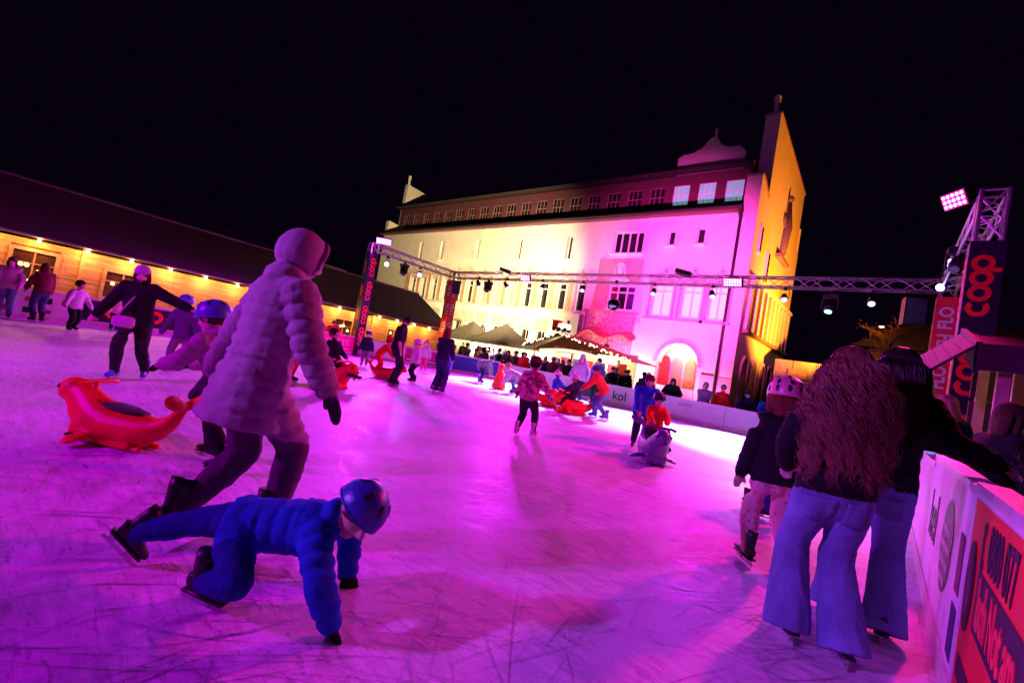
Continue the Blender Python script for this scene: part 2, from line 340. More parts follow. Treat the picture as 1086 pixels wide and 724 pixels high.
def window(x0, x1, z0, z1, y, nx, nz, pane, frame=whitefr, fw=.06, name='window', sill=True, transom=None, parent=None, pmats=None):
    mb = MB(); w = (x1-x0); h = (z1-z0)
    mb.box(x0, x0+fw, y, y+.07, z0, z1).box(x1-fw, x1, y, y+.07, z0, z1).box(x0+fw, x1-fw, y, y+.07, z0, z0+fw).box(x0+fw, x1-fw, y, y+.07, z1-fw, z1)
    for i in range(1, nx): xx = x0+w*i/nx; mb.box(xx-fw*.45, xx+fw*.45, y+.005, y+.065, z0+fw, z1-fw)
    zs = [z0+h*j/nz for j in range(1, nz)] if transom is None else [z0+h*transom]
    for zz in zs: mb.box(x0+fw, x1-fw, y-.005, y+.068, zz-fw*.5, zz+fw*.5)
    wn = mb.build(name, frame, parent or B); zz = [z0]+zs+[z1]
    for i in range(nx):
        for j in range(len(zz)-1):
            pmx = pmats[i % len(pmats)] if pmats else pane
            MB().box(x0+w*i/nx+.01, x0+w*(i+1)/nx-.01, y+.03, y+.045, zz[j]+.01, zz[j+1]-.01).build('pane', pmx, wn)
    if sill: MB().box(x0-.12, x1+.12, y-.42, y-.02, z0-.1, z0-.005).build('sill', frame if sill is True else sill, wn)
    return wn
glit = em('lit_window_glass', (.62, .74, .55), .55); glit2 = em('lit_attic_glass', (.16, .42, .46), .6); gcream = em('dim_lit_glass', (.55, .5, .3), .35)
for i, x in enumerate(tallX):
    window(x-.42, x+.42, 5.15, 7.25, FY+.3, 1, 1, None, transom=.76, fw=.09, sill=False, pmats=[gcream if i in (6, 7, 8) else gdark])
    MB().box(x-1.26, x-.62, FY-.035, FY-.003, 5.1, 7.6).build('painted_panel', salmon, B)
    for s in (-.53, .53): MB().tube([(x+s, FY-.06, 5.1), (x+s, FY-.06, 7.5)], .085, 10).build('colonnette', creamB, B, True)
mb = MB(); mb.box(tallX[0]-1.4, tallX[-1]+.75, FY-.22, FY-.002, 4.9, 5.09); mb.build('sill_course', creamB, B)
for x in slX:
    window(x-.26, x+.26, 9.1, 10.95, FY+.36, 1, 1, gdark, fw=.05, sill=False)
    MB().box(x-.34, x+.34, FY-.12, FY-.002, 9.0, 9.09).build('sill', creamB, B)
window(-16.2, -13.9, 9.45, 11.05, FY+.12, 4, 1, gdark, fw=.13)
window(-15.95, -13.95, 5.45, 7.2, FY+.12, 3, 1, gred, transom=.72, fw=.1, pmats=[gred, gdark, glassdark('violet_glass', (.06, .02, .12))])
for x0, x1, z0, z1 in ((-12.25, -11.8, 9.95, 10.95), (-10.4, -9.9, 10.0, 11.05)): window(x0, x1, z0, z1, FY+.14, 1, 1, gdark, fw=.06)
for a, b in bigX:
    window(a, b, 5.25, 7.35, FY+.14, 2, 1, glit, transom=.8, fw=.12, sill=False)
    for xx in (a-.19, b+.07): MB().box(xx, xx+.12, FY-.1, FY-.002, 5.2, 7.5).build('jamb', pm('rose_stone_trim', (.66, .3, .34), .8), B)
    MB().box(a-.35, b+.3, FY-.2, FY-.002, 5.02, 5.19).build('sill', pm('rose_stone_trim', (.66, .3, .34), .8), B)
    MB().box(a-.22, b+.22, FY-.11, FY-.002, 7.51, 7.6).build('lintel', salmon, B)
crestm = pm('crest_stone', (.52, .26, .26), .8)
def crest(x, z, s=1.0):       # stepped round crest with a finial over each window
    mb = MB(); n = 14
    for k, (cx, r, a0, a1) in enumerate(((0, .42, 0, 180), (-.52, .26, 60, 180), (.52, .26, 0, 120))):
        pts = [(x+(cx+r*math.cos(R(a0+(a1-a0)*i/n)))*s, FY-.04-.004*k, z+r*s*math.sin(R(a0+(a1-a0)*i/n))) for i in range(n+1)]
        mb.tube(pts, .035*s, 6)
    for i in range(3): mb.ball((x, FY-.05, z+(.47+.12*i)*s), (.06-.012*i)*s, 8, 6)
    mb.box(x-.16*s, x+.16*s, FY-.055, FY-.002, z+.53*s, z+.565*s)
    for i in range(-2, 3): mb.box(x+(i*.13-.035)*s, x+(i*.13+.035)*s, FY-.03, FY-.002, z+.02, z+.2*s)
    return mb.build('crest', crestm, B)
for a, b in bigX: crest((a+b)/2, 7.62, 1.25)
for x in tallX: crest(x, 7.62, 1.0)
# painted bay with emblem, sgraffito and wavy hood
MB().box(-17.05, -13.7, FY-.06, FY-.003, 7.22, 9.1).build('painted_panel', pm('coral_fresco', (.74, .32, .28), .85, var=.2, scale=1.5), B)
mb = MB(); mb.tube([(-15.3+.42*math.cos(R(180*i/12)), FY-.08, 8.0+.75*math.sin(R(180*i/12))) for i in range(13)], .05, 6); mb.ball((-15.3, FY-.07, 8.35), (.2, .05, .32)); mb.ball((-15.3, FY-.07, 7.6), (.85, .04, .22)); mb.build('emblem', creamB, B, True)
MB().prism([(-17.0, 7.2), (-15.97, 7.2), (-15.97, 5.4), (-17.2, 5.4)], 'y', FY-.07, FY-.004).build('painted_panel', pm('coral_fresco', (.74, .32, .28)), B)
def sgraffito():
    m = pm('sgraffito_plaster', (.6, .36, .36), .85); nt = m.node_tree; w = nd(nt, 'ShaderNodeTexVoronoi', feature='DISTANCE_TO_EDGE'); w.inputs['Scale'].default_value = 3.5
    tc = nd(nt, 'ShaderNodeTexCoord'); nt.links.new(tc.outputs['Object'], w.inputs['Vector']); rp = nd(nt, 'ShaderNodeValToRGB')
    rp.color_ramp.elements[0].position = .04; rp.color_ramp.elements[0].color = (.34, .14, .2, 1); rp.color_ramp.elements[1].position = .1; rp.color_ramp.elements[1].color = (.68, .42, .4, 1)
    nt.links.new(w.outputs[0], rp.inputs[0]); nt.links.new(rp.outputs[0], nt.nodes['Principled BSDF'].inputs['Base Color']); return m
MB().box(-17.3, -13.6, FY-.3, FY-.01, 2.3, 5.2).build('sgraffito_bay', sgraffito(), B)
MB().box(-17.45, -13.45, FY-.42, FY-.005, 5.21, 5.33).build('bay_ledge', crestm, B)
hoodm = pm('coral_hood_paint', (.72, .12, .16), .6)
mb = MB(); nn = 26
for i in range(nn):
    def hp(t): return (-17.4+4.2*t, 3.35+.34*math.sin(t*math.pi)+.26*math.sin(t*3*math.pi-.4))
    (xa, za), (xb, zb) = hp(i/nn), hp((i+1)/nn)
    mb.add([(xa, FY-1.35, za), (xb, FY-1.35, zb), (xb, FY-.31, zb+.25), (xa, FY-.31, za+.25), (xa, FY-1.35, za-.16), (xb, FY-1.35, zb-.16), (xb, FY-.31, zb+.09), (xa, FY-.31, za+.09)], [(0,1,2,3),(4,7,6,5),(0,4,5,1)])
mb.build('wavy_hood', hoodm, B, True, True)
mb = MB(); mb.tube([(-14.9, FY-1.0, 3.4), (-14.9, FY-1.0, 2.95)], .02, 6).tube([(-14.9, FY-1.0, 2.95), (-14.9, FY-1.0, 2.88), (-14.9, FY-1.0, 2.45), (-14.9, FY-1.0, 2.4)], [.05, .2, .16, .1], 6); mb.build('lantern', darkmet, B)
# projecting lower storey on the left, with small windows
lops = [(-30.3+1.56*i-.45, -30.3+1.56*i+.45, 2.5, 3.35) for i in range(7)]+[(-30.3-1.56*(i+1)-.45, -30.3-1.56*(i+1)+.45, 2.5, 3.35) for i in range(5)]
wall_open(BX0, -17.7, -.25, 4.88, FY-.6, .4, lops).build('lower_wall', cream, B)
MB().add([(-17.7, FY-.6, -.25), (-17.7, FY, -.25), (-17.7, FY, 4.88), (-17.7, FY-.6, 4.88), (BX0, FY-.6, 4.88), (BX0, FY, 4.88)], [(0,1,2,3), (3,2,5,4)]).build('lower_wall_return', greyst, B)  # shade on the return face is painted in with the grey
for a, b, c, d in lops:
    window(a, b, c, d, FY-.36, 2, 1, gdark, fw=.05, sill=False)
    MB().box(a-.15, b+.15, FY-.78, FY-.602, d+.02, d+.14).build('lintel', salmon, B)
# eaves, gutter, attic band, roof
MB().box(BX0-.2, BX1-.75, FY-.55, FY+1.2, BH, BH+.22).build('eave', winewood, B)
MB().tube([(BX0-.2, FY-.6, BH+.2), (BX1-.75, FY-.6, BH+.2)], .1, 8).build('gutter', darkmet, B)
MB().prism([(FY-.5, BH+.23), (FY+1.35, BH+.9), (FY+1.35, BH+.23)], 'x', BX0, BX1-.9).build('lower_roof', roofm, B)
ay = FY+1.4; atX = []
x = -9.0
while x > -43.5: atX.append(x); x -= 1.72
aops = [(x-.55, x+.55, 13.2, 14.6) for x in atX]
wall_open(BX0+.5, BX1-.9, BH+.6, 15.3, ay, .2, aops).build('attic_wall', winewood, B)
for i, x in enumerate(atX): window(x-.55, x+.55, 13.2, 14.6, ay+.08, 3, 2, glit2 if i < 3 else gdark, frame=whitefr if i < 3 else pm('old_rose_frame', (.3, .14, .16), .6), fw=.045, sill=False)
MB().prism([(FY+.7, 15.25), (FY+.7, 15.45), (FY+1.5, 15.75), (37.0, 18.1), (37.0, 17.8), (FY+1.5, 15.4)], 'x', BX0+.3, BX1-.95).build('roof', roofm, B)
MB().prism([(37.01, 18.1), (43, 15.6), (43, 15.3), (37.01, 17.8)], 'x', BX0+.3, BX1-.95).build('rear_roof', roofm, B)
MB().add([(BX0, 43, -.25), (BX1, 43, -.25), (BX1, 43, 15.4), (BX0, 43, 15.4)], [(0,1,2,3)]).build('rear_wall', cream, B)
# curved dormer gable on the roof
og = [(-13.03, 15.2), (-13.08, 16.64), (-12.68, 16.86), (-12.36, 16.84), (-12.04, 16.89), (-11.55, 17.12), (-11.35, 17.34), (-11.2, 17.55), (-10.98, 17.78), (-10.63, 17.77), (-10.49, 17.48), (-10.34, 17.27), (-10.14, 17.1), (-9.9, 16.98), (-9.63, 16.93), (-9.16, 16.95), (-8.69, 16.55), (-8.62, 15.2)]
MB().prism(og, 'y', FY+1.52, FY+1.95).build('curved_gable', cream, B)
def finial(x, y, z, s, nm='finial'):
    mb = MB(); mb.tube([(x,y,z),(x,y,z+.12*s),(x,y,z+.14*s),(x,y,z+.6*s),(x,y,z+.62*s),(x,y,z+.72*s)], [.2*s,.2*s,.13*s,.09*s,.15*s,.15*s], 8); mb.ball((x, y, z+.84*s), .15*s, 10, 8); return mb.build(nm, creamB, B)
finial(-10.8, FY+1.72, 17.76, .75)
# right end gable wall
gp = [(FY+.002, -.25), (43.2, -.25), (43.2, 13.2), (42.2, 13.5), (42.2, 17.95), (FY+2.0, 18.85), (FY+2.0, 13.35), (FY+.5, 14.05), (FY+.002, 14.1)]
MB().prism(gp, 'x', BX1-.85, BX1).build('end_gable', cream, B)
copm = pm('gable_coping', (.25, .16, .13), .7)
MB().prism([(FY+1.95, 18.86), (42.3, 17.96), (42.3, 18.1), (FY+1.95, 19.0)], 'x', BX1-.95, BX1+.08).build('coping', copm, B)
MB().prism([(FY+.5, 14.06), (FY+1.98, 13.37), (FY+1.98, 13.5), (FY+.5, 14.2)], 'x', BX1-.95, BX1+.08).build('coping', copm, B)
MB().box(BX1-.9, BX1+.06, FY-.06, FY+.5, 14.11, 14.24).build('pier_cap', copm, B)
finial(BX1-.4, FY+2.3, 18.95, 1.4)
MB().tube([(-7.95, FY-.12, BH), (-7.95, FY-.12, 0)], .09, 8).build('downpipe', darkmet, B)
MB().tube([(-7.95, FY-.5, BH+.12), (-7.95, FY-.3, BH-.2), (-7.95, FY-.12, BH-.3)], .11, 8).build('pipe_head', darkmet, B)
# gable relief, windows, arcade
mb = MB(); rr = random.Random(4)
for k in range(26):
    y = 36.6+rr.gauss(0, .42); z = rr.uniform(11.4, 15.4); mb.ball((BX1+.06, y, z), (.14, rr.uniform(.14, .34), rr.uniform(.15, .45)), 8, 6)
mb.tube([(BX1+.1, 36.2, 11.4), (BX1+.16, 36.6, 13.4), (BX1+.12, 36.4, 15.2)], [.3, .34, .14], 8); mb.ball((BX1+.14, 36.4, 15.45), .26)
mb.build('relief_sculpture', pm('bronze_relief', (.1, .07, .05), .6), B, True)
MB().box(BX1+.002, BX1+.35, 35.0, 38.2, 10.9, 11.15).build('relief_bracket', copm, B)
for y, z0, z1, w in ((30.2, 9.9, 11.4, .35), (32.9, 8.6, 10.5, .45)):
    MB().box(BX1+.002, BX1+.1, y-w*.8, y+w*.8, z0-.12, z1+.1).build('window_surround', creamB, B); MB().box(BX1+.08, BX1+.115, y-w*.5, y+w*.5, z0, z1).build('slit_pane', gdark, B)
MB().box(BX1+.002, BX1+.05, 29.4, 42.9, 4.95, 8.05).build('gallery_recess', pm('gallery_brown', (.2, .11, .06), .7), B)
for i in range(10):
    y = 29.4+1.44*i; MB().box(BX1+.052, BX1+.22, y-.02, y+.4, 4.98, 8.0).build('gallery_pillar', cream, B)
MB().box(BX1+.002, BX1+.3, 29.3, 43.0, 8.06, 8.25).build('gallery_lintel', creamB, B); MB().box(BX1+.002, BX1+.34, 29.3, 43.0, 4.75, 4.94).build('gallery_sill', copm, B)
for i in range(5):
    y = 31.0+2.5*i; rb = .85
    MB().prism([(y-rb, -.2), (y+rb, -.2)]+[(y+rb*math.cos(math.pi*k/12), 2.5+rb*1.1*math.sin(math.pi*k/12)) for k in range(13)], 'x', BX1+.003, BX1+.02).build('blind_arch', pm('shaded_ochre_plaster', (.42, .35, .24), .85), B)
    MB().tube([(BX1+.05, y-rb, -.2), (BX1+.05, y-rb, 2.5)]+[(BX1+.05, y-rb*math.cos(math.pi*k/12), 2.5+rb*1.1*math.sin(math.pi*k/12)) for k in range(1, 12)]+[(BX1+.05, y+rb, 2.5), (BX1+.05, y+rb, -.2)], .09, 6).build('arch_rib', cream, B, True)
# left end gable
MB().prism([(FY+.003, 11.0), (FY+.003, 13.6), (FY+1.6, 13.4), (FY+1.65, 18.4), (40, 17.6), (43, 15), (43, 11)], 'x', BX0-.05, BX0+.5).build('far_gable', cream, B)
finial(BX0+.2, FY+1.9, 18.3, 1.3)
# ------------------------------------------------------------ wooden hut along the left side (stands on slightly falling ground)
H = thing('wooden_hut', 'long wooden market hut with dark pitched roof and warm bulbs under the eave', 'hut', (-20.6, 0, 0)); H.rotation_euler = (R(-1.55), 0, 0)
HY0, HY1 = -9.0, 18.2
dops = [(.62, 1.55, 1.0, 1.98), (2.8, 3.7, 1.0, 1.86), (8.2, 9.0, 1.0, 1.85), (11.2, 12.1, 1.0, 1.85), (14.2, 15.0, 1.0, 1.85), (-2.2, -1.2, 1.0, 1.9)]
for c in range(13):
    z0 = -.25+c*.2; z1 = z0+.192; y = HY0
    cuts = [HY0]+sorted(HY0+3.4*k+(.9 if c % 2 else 0)+random.uniform(-.5, .5) for k in range(1, 8))+[HY1]
    for a, b in zip(cuts, cuts[1:]):
        segs = [(a, b)]
        for (p, q, r, s) in dops:
            if z1 > r-.08 and z0 < s+.08:
                ns = []
                for u, v in segs:
                    if q+.08 <= u or p-.08 >= v: ns.append((u, v))
                    else:
                        if u < p-.08: ns.append((u, p-.08))
                        if v > q+.08: ns.append((q+.08, v))
                segs = ns
        for u, v in segs:
            if v-u > .1: MB().box(-.03+random.uniform(-.004, .004), .03+random.uniform(-.006, .006), u+.004, v-.004, z0, z1).build('plank', wood, H)
MB().box(-.2, -.04, HY0, HY1, -.3, 2.3).build('backing_wall', woodd, H)
amber = em('amber_interior_lamp', (1.0, .5, .12), 14)
for p, q, r, s in dops:
    mb = MB(); mb.box(.0, .07, p-.09, p, r-.1, s+.1).box(.0, .07, q, q+.09, r-.1, s+.1).box(.0, .07, p, q, s, s+.1).box(.0, .09, p, q, r-.1, r).box(.0, .04, (p+q)/2-.02, (p+q)/2+.02, r, s).box(.0, .038, p, q, r+(s-r)*.62, r+(s-r)*.62+.03); w = mb.build('window', woodx, H)
    MB().box(-.02, -.005, p, q, r, s).build('pane', glassdark('hut_window_glass', (.05, .025, .012), .2), w)
    for k in range(5): MB().ball((.03, p+.2+.13*k, r+.38+.3*math.sin(k*1.9+p)), .055, 8, 6).build('lamp', amber, w)
EV = .55
rf = MB().prism([(EV, 2.42), (-3.2, 4.42), (-3.2, 4.5), (EV, 2.52)], 'y', HY0, HY1).build('roof', roofm, H)
MB().prism([(-3.21, 4.42), (-6.6, 2.5), (-6.6, 2.58), (-3.21, 4.5)], 'y', HY0, HY1).build('rear_slope', roofm, H)
ntile = 17
for k in range(ntile):
    t = (k+.5)/ntile; xx = EV+(-3.2-EV)*t; zz = 2.53+(4.51-2.53)*t
    MB().obox((xx, (HY0+HY1)/2, zz+.012), V((-.115, 0, .062)), V((0, (HY1-HY0)/2, 0)), V((.006, 0, .011))).build('tile_course', roofm, rf)
MB().tube([(EV+.05, HY0, 2.45), (EV+.05, HY1, 2.45)], .05, 8).build('gutter', pm('zinc_gutter', (.3, .28, .28), .4, .7), H)
MB().tube([(-3.2, HY0, 4.53), (-3.2, HY1, 4.53)], .07, 8).build('ridge', pm('ridge_zinc', (.25, .22, .24), .5, .5), H)
MB().tube([(-3.15, HY0, 4.95), (-3.15, 6.8, 4.85), (-3.15, 9, 4.7)], .02, 6).build('roof_cable', darkmet, H)
for y in (HY0+.1, -2.0, 2.15, 7.1, 10.2, 13.2, HY1-.1): MB().box(.035, .09, y-.05, y+.05, -.25, 2.38).build('post', woodx, H)
MB().prism([(-.05, 2.3), (-3.2, 4.4), (-6.3, 2.3), (-6.3, -.25), (-.05, -.25)], 'y', HY1-.3, HY1-.25).build('end_wall', woodd, H)
SL = thing('string_lights', 'row of warm light bulbs strung under the wooden hut eave', 'string lights', (-20.6, 0, 0)); SL.rotation_euler = (R(-1.55), 0, 0)
bulbY = [-1.15+1.115*i for i in range(17)]; bulbm = em('warm_bulb', (1.0, .62, .25), 90)
MB().tube([(.36, y, 2.4-(.04 if i % 2 else 0)) for i, y in enumerate([HY0+.5]+[b+d for b in bulbY for d in (0, .55)])], .008, 4).build('cable', blackpl, SL)
bme = MB().ball((0, 0, 0), .042, 10, 8).mesh('bulb', bulbm, True)
for i, y in enumerate(bulbY):
    b = lk('bulb', bme, SL); b.location = (.36, y, 2.33); MB().tube([(.36, y, 2.41), (.36, y, 2.365)], .02, 8).build('socket', blackpl, SL)
    if i % 2 == 0 or True:
        L = bpy.data.lights.new('bulb_light', 'POINT'); L.energy = 52; L.color = (1, .36, .07); L.shadow_soft_size = .06
        lo = lk('bulb_light', L, SL); lo.location = (.40, y, 2.22)
# ------------------------------------------------------------ trusses
TS = .16
def truss(p, q, label, name='truss_beam', group=None, step=.42):
    p, q = V(p), V(q); d = q-p; L = d.length; d.normalize(); a = V((0,0,1)) if abs(d.z) < .9 else V((1,0,0)); b = d.cross(a).normalized(); a = b.cross(d).normalized()
    t = thing(name, label, 'truss', p); cs = [(-1,-1), (1,-1), (1,1), (-1,1)]
    for i, j in cs: MB().tube([a*TS*i+b*TS*j, d*L+a*TS*i+b*TS*j], .029, 8).build('chord', alu, t, True)
    mb = MB(); n = max(2, int(L/step))
    for k in range(4):
        (i0, j0), (i1, j1) = cs[k], cs[(k+1) % 4]
        for m in range(n):
            s0, s1 = (m/n*L, (m+1)/n*L); e0, e1 = ((i0, j0), (i1, j1)) if (m+k) % 2 == 0 else ((i1, j1), (i0, j0))
            mb.tube([d*s0+a*TS*e0[0]+b*TS*e0[1], d*s1+a*TS*e1[0]+b*TS*e1[1]], .014, 5, False)
        for s in (0.02, L-.02): mb.tube([d*s+a*TS*i0+b*TS*j0, d*s+a*TS*i1+b*TS*j1], .016, 5, False)
    mb.build('lacing', alu, t); return t
TZ = 5.05
A, Bp, Cp, D = (-18.75, 11.45), (-19.2, 17.0), (.9, 16.75), (.93, 10.35)
for (x, y), z0, lb in ((A, -.25, 'aluminium truss tower clad in black coop banner beside the wooden hut'), (Bp, -.25, 'aluminium truss tower clad in red lettered banner before the cream wall'), (Cp, -.25, 'aluminium truss tower clad in the red FLO banner'), (D, -.25, 'aluminium truss tower rising above the tall black coop banner by the stall')):
    truss((x, y, z0), (x, y, TZ+.17), lb, 'truss_tower')
truss((A[0], A[1]+.2, TZ), (Bp[0], Bp[1]-.2, TZ), 'short aluminium truss beam joining the two towers by the hut')
truss((Bp[0]+.2, Bp[1], TZ), (Cp[0]-.2, Cp[1], TZ), 'long aluminium truss beam with spotlights spanning in front of the building')
truss((Cp[0], Cp[1]-.2, TZ), (D[0], D[1]+.2, TZ), 'aluminium truss beam between the red and the black banner towers')
# ------------------------------------------------------------ tower banners
def banner(x, y, z0, z1, w, mat, side, label, nm='tower_banner'):
    t = thing(nm, label, 'banner', (x, y, 0)); h = w/2
    mb = MB(); mb.box(-h, h, -h, h, z0, z1); bb = mb.mesh('cloth', mat); bm = bmesh.new(); bm.from_mesh(bb)
    bmesh.ops.delete(bm, geom=[f for f in bm.faces if abs(f.normal.z) > .5], context='FACES'); bm.to_mesh(bb); bm.free(); lk('cloth', bb, t)
    return t, h
def vtext_frame(x, y, z, facing, up_read=True):     # text rotated 90 degrees, reading upwards
    n = {'-y': V((0,-1,0)), '+x': V((1,0,0)), '-x': V((-1,0,0))}[facing]; r = V((0,0,1)) if up_read else V((0,0,-1)); u = n.cross(r)
    return frame_mat((x, y, z), r, u)
t, h = banner(*D, -.2, 4.35, .42, navyb, None, 'tall black tower banner with orange-red coop rings behind the stall roof')
for k, z in enumerate((3.62, 2.35, 1.05)):
    for fc, dx, dy in (('-y', -.03, -h-.004), ('-x', -h-.004, .03)): lk('lettering', coop_mesh(.28, .072, coopred), t, vtext_frame(dx, dy, z, fc))
t, h = banner(*A, -.2, 4.75, .42, navyb, None, 'black tower banner with stacked coop rings beside the hut roof')
for z in (4.1, 3.0, 1.9, .9):
    for fc, dx, dy in (('-y', 0, -h-.004), ('+x', h+.004, 0)): lk('lettering', coop_mesh(.24 if fc == '+x' else .14, .062 if fc == '+x' else .038, coopred), t, vtext_frame(dx, dy, z, fc))
t, h = banner(*Cp, -.2, 4.72, .44, redc, None, 'red tower banner with white FLO lettering alternately turned')
for k, z in enumerate((4.15, 3.42, 2.55, 1.75, .95)):
    for fc, dx, dy in (('-y', .03, -h-.004), ('-x', -h-.004, 0)):
        text('FLO', .4, whitep, t, vtext_frame(dx, dy, z, fc, k % 2 == 0), bold=.03, sx=.86)
    MB().box(-.14, .2, -h-.006, -h-.003, z-.47, z-.455).build('print_band', whitep, t)
t, h = banner(*Bp, -.2, 4.72, .46, redc, None, 'red tower banner with two columns of white lettering at the hut end')
for fc, dx, dy in (('-y', .07, -h-.004), ('+x', h+.004, 0)):
    for k, z in enumerate((4.1, 3.1, 2.1, 1.1)): text('FLO', .34, whitep, t, vtext_frame(dx, dy, z, fc, k % 2 == 0), bold=.03)
# ------------------------------------------------------------ lamps
def spot(parent_loc, target, col, power, ang, blend=.5, rad=.08, name='spot_light'):
    L = bpy.data.lights.new(name, 'SPOT'); L.energy = power; L.color = col; L.spot_size = R(ang); L.spot_blend = blend; L.shadow_soft_size = rad
    o = lk(name, L); d = V(target)-V(parent_loc); o.location = V(parent_loc)+d.normalized()*.16; o.rotation_euler = d.to_track_quat('-Z', 'Y').to_euler(); return o
def aim(t, target): d = V(target)-V(t.location); t.rotation_euler = d.to_track_quat('-Z', 'Y').to_euler()
def flood(loc, target, col, power, label, ang=130, estr=30, w=.5):
    t = thing('floodlight', label, 'floodlight', loc)
    MB().box(-w/2, w/2, -.15, .15, -.03, .09).build('housing', darkmet, t)
    mb = MB()
    for i in range(7): mb.box(-w/2+.03+i*(w-.06)/6-.006, -w/2+.03+i*(w-.06)/6+.006, -.13, .13, .09, .14)
    mb.build('cooling_fins', darkmet, t)
    pn = MB().box(-w/2+.02, w/2-.02, -.13, .13, -.038, -.032).build('led_panel', em('led_%s' % label[:14], col, estr*.6), t)
    cl = MB(); nx_ = max(4, int(w/.085))
    for i in range(nx_):
        for j in range(3): cx_ = -w/2+.02+(w-.04)*(i+.5)/nx_; cy_ = -.13+.26*(j+.5)/3; cl.tube([(cx_, cy_, -.0385), (cx_, cy_, -.046)], [.032, .026], 8)
    cl.build('led_cells', em('cells_%s' % label[:14], tuple(.25+.75*c for c in col), estr*1.5), pn)
    MB().tube([(-w/2-.02, 0, 0), (-w/2-.02, 0, .22), (w/2+.02, 0, .22), (w/2+.02, 0, 0)], .014, 6).build('bracket', darkmet, t)
    aim(t, target)
    if power: spot(loc, target, col, power, ang, .6, .18, 'flood_light')
    return t
def par(loc, target, col, power, label, ang=32, estr=40, r=.1, lit=True):
    t = thing('par_light', label, 'spotlight', loc)
    MB().tube([(0,0,.24), (0,0,.22), (0,0,.05), (0,0,-.08)], [r*.5, r*.8, r*.95, r*1.05], 14).build('can', darkmet, t, True)
    MB().tube([(0,0,-.07), (0,0,-.084)], [r*.92, r*.9], 14).build('lens', em('lens_%.2f_%.2f_%d' % (col[0], col[1], estr), col, estr) if lit else gdark, t)
    k = MB(); k.tube([(-r*1.2,0,0), (-r*1.2,0,.05)], .012, 6); k.tube([(r*1.2,0,0), (r*1.2,0,.05)], .012, 6); k.build('pivot', darkmet, t)
    aim(t, target)
    y = MB(); y.tube([(-r*1.25, 0, 0), (-r*1.25, 0, .28), (r*1.25, 0, .28), (r*1.25, 0, 0)], .013, 6); yo = y.build('yoke', darkmet, t); yo.matrix_local = t.matrix_basis.to_3x3().inverted().to_4x4()
    c = MB().box(-.04, .04, -.04, .04, .27, .42).build('clamp', darkmet, t); c.matrix_local = t.matrix_basis.to_3x3().inverted().to_4x4()
    if power: spot(loc, target, col, power, ang, .55, .06)
    return t
def mover(loc, target, label, col=None, power=0, ang=14):
    t = thing('moving_head', label, 'moving head light', loc)
    MB().box(-.2, .2, -.14, .14, .16, .3).build('base', blackpl, t); MB().box(-.04, .04, -.04, .04, .3, .42).build('clamp', darkmet, t)
    for s in (-1, 1): MB().box(s*.2-.025, s*.2+.025, -.07, .07, -.16, .16).build('arm', blackpl, t)
    hd = MB(); hd.tube([(0,0,.16), (0,0,.1), (0,0,-.12), (0,0,-.26)], [.08, .14, .15, .11], 12); ho = hd.build('head', blackpl, t, True)
    le = MB().tube([(0,0,-.255), (0,0,-.27)], [.1, .09], 12).build('lens', em('mover_lens_%d' % bool(col), col or (.05,.05,.06), 30 if col else 0), ho)
    d = V(target)-V(loc); ho.rotation_euler = d.to_track_quat('-Z', 'Y').to_euler()
    if power: spot(V(loc)+d.normalized()*.2, target, col, power, ang, .3, .05)
    return t
WBL = (.3, .2, 1.0); BWH = (.50, .44, 1.0)
# floods
flood((-18.45, 11.75, 5.4), (-10.5, 3.8, 0), MAG, 4600, 'magenta floodlight atop the banner tower beside the hut', 128, 7, .7)
flood((.5, 10.75, 5.28), (-8, 4, 0), (1.0, .01, .22), 2600, 'pinkish red floodlight on the tower above the black coop banner', 120, 5, .46)
flood((-4.5, 16.45, 4.95), (-5, 6, 0), MAG, 2200, 'magenta floodlight on the truss in front of the downpipe', 120, 7, .62)
flood((-13.8, 16.65, 4.95), (-12, 8, 0), MAG, 3600, 'magenta floodlight on the truss in front of the tall windows', 120, 6, .5)
# par cans, hanging under the beams
for x, tx, ty, pw, lit, lb in ((-16.95, -15.5, 17.5, 6000, 1, 'beside the red lettered tower'), (-15.0, -12.0, 18.0, 6000, 1, 'second from the red lettered tower'), (-12.8, -11.8, 13.4, 11000, 1, 'in front of the cream wall windows'), (-10.6, -8.8, 13.0, 11000, 1, 'left of the mirror ball'), (-7.4, -6.2, 12.8, 6000, 1, 'right of the mirror ball'), (-5.2, -3.0, 13.2, 11000, 1, 'in front of the three lit windows'), (-2.95, -1.6, 11.5, 2500, 1, 'in front of the orange gable'), (-.7, -.4, 11.5, 300, 1, 'beside the hanging loudspeaker')):
    par((x, 16.75, 4.52), (tx, ty, 0), BWH, pw, 'blue-white spotlight under the long truss '+lb, 42, 3)
par((-18.9, 12.4, 4.5), (-10, 5.5, .6), WBL, 900, 'bright blue-white spotlight under the short truss by the hut', 50, 70)
par((-19.05, 14.5, 4.5), (-13, 10, 0), WBL, 900, 'blue spotlight under the short truss near the red lettered tower', 40)
mover((-18.95, 13.45, 4.45), (-17, 12, 0), 'dark moving-head light between two blue spotlights by the hut')
mover((-16.25, 16.75, 4.4), (-15, 14, 0), 'dark moving-head light beside the red lettered tower')
mover((-1.7, 16.75, 4.4), (-1.9, 15.0, 0), 'moving-head light with a blue lens beside the orange gable', (.1, .35, 1.0), 900)
par((.75, 14.0, 5.0), (-4, 4.5, 0), BLU, 350, 'blue-white spotlight on the side beam, higher one', 60)
par((.72, 16.1, 4.9), (-3, 7, 0), BLU, 300, 'blue-white spotlight just above the red FLO banner', 50)
mover((.8, 13.0, 4.75), (-1, 9, 0), 'dark moving-head light clamped on the side beam')
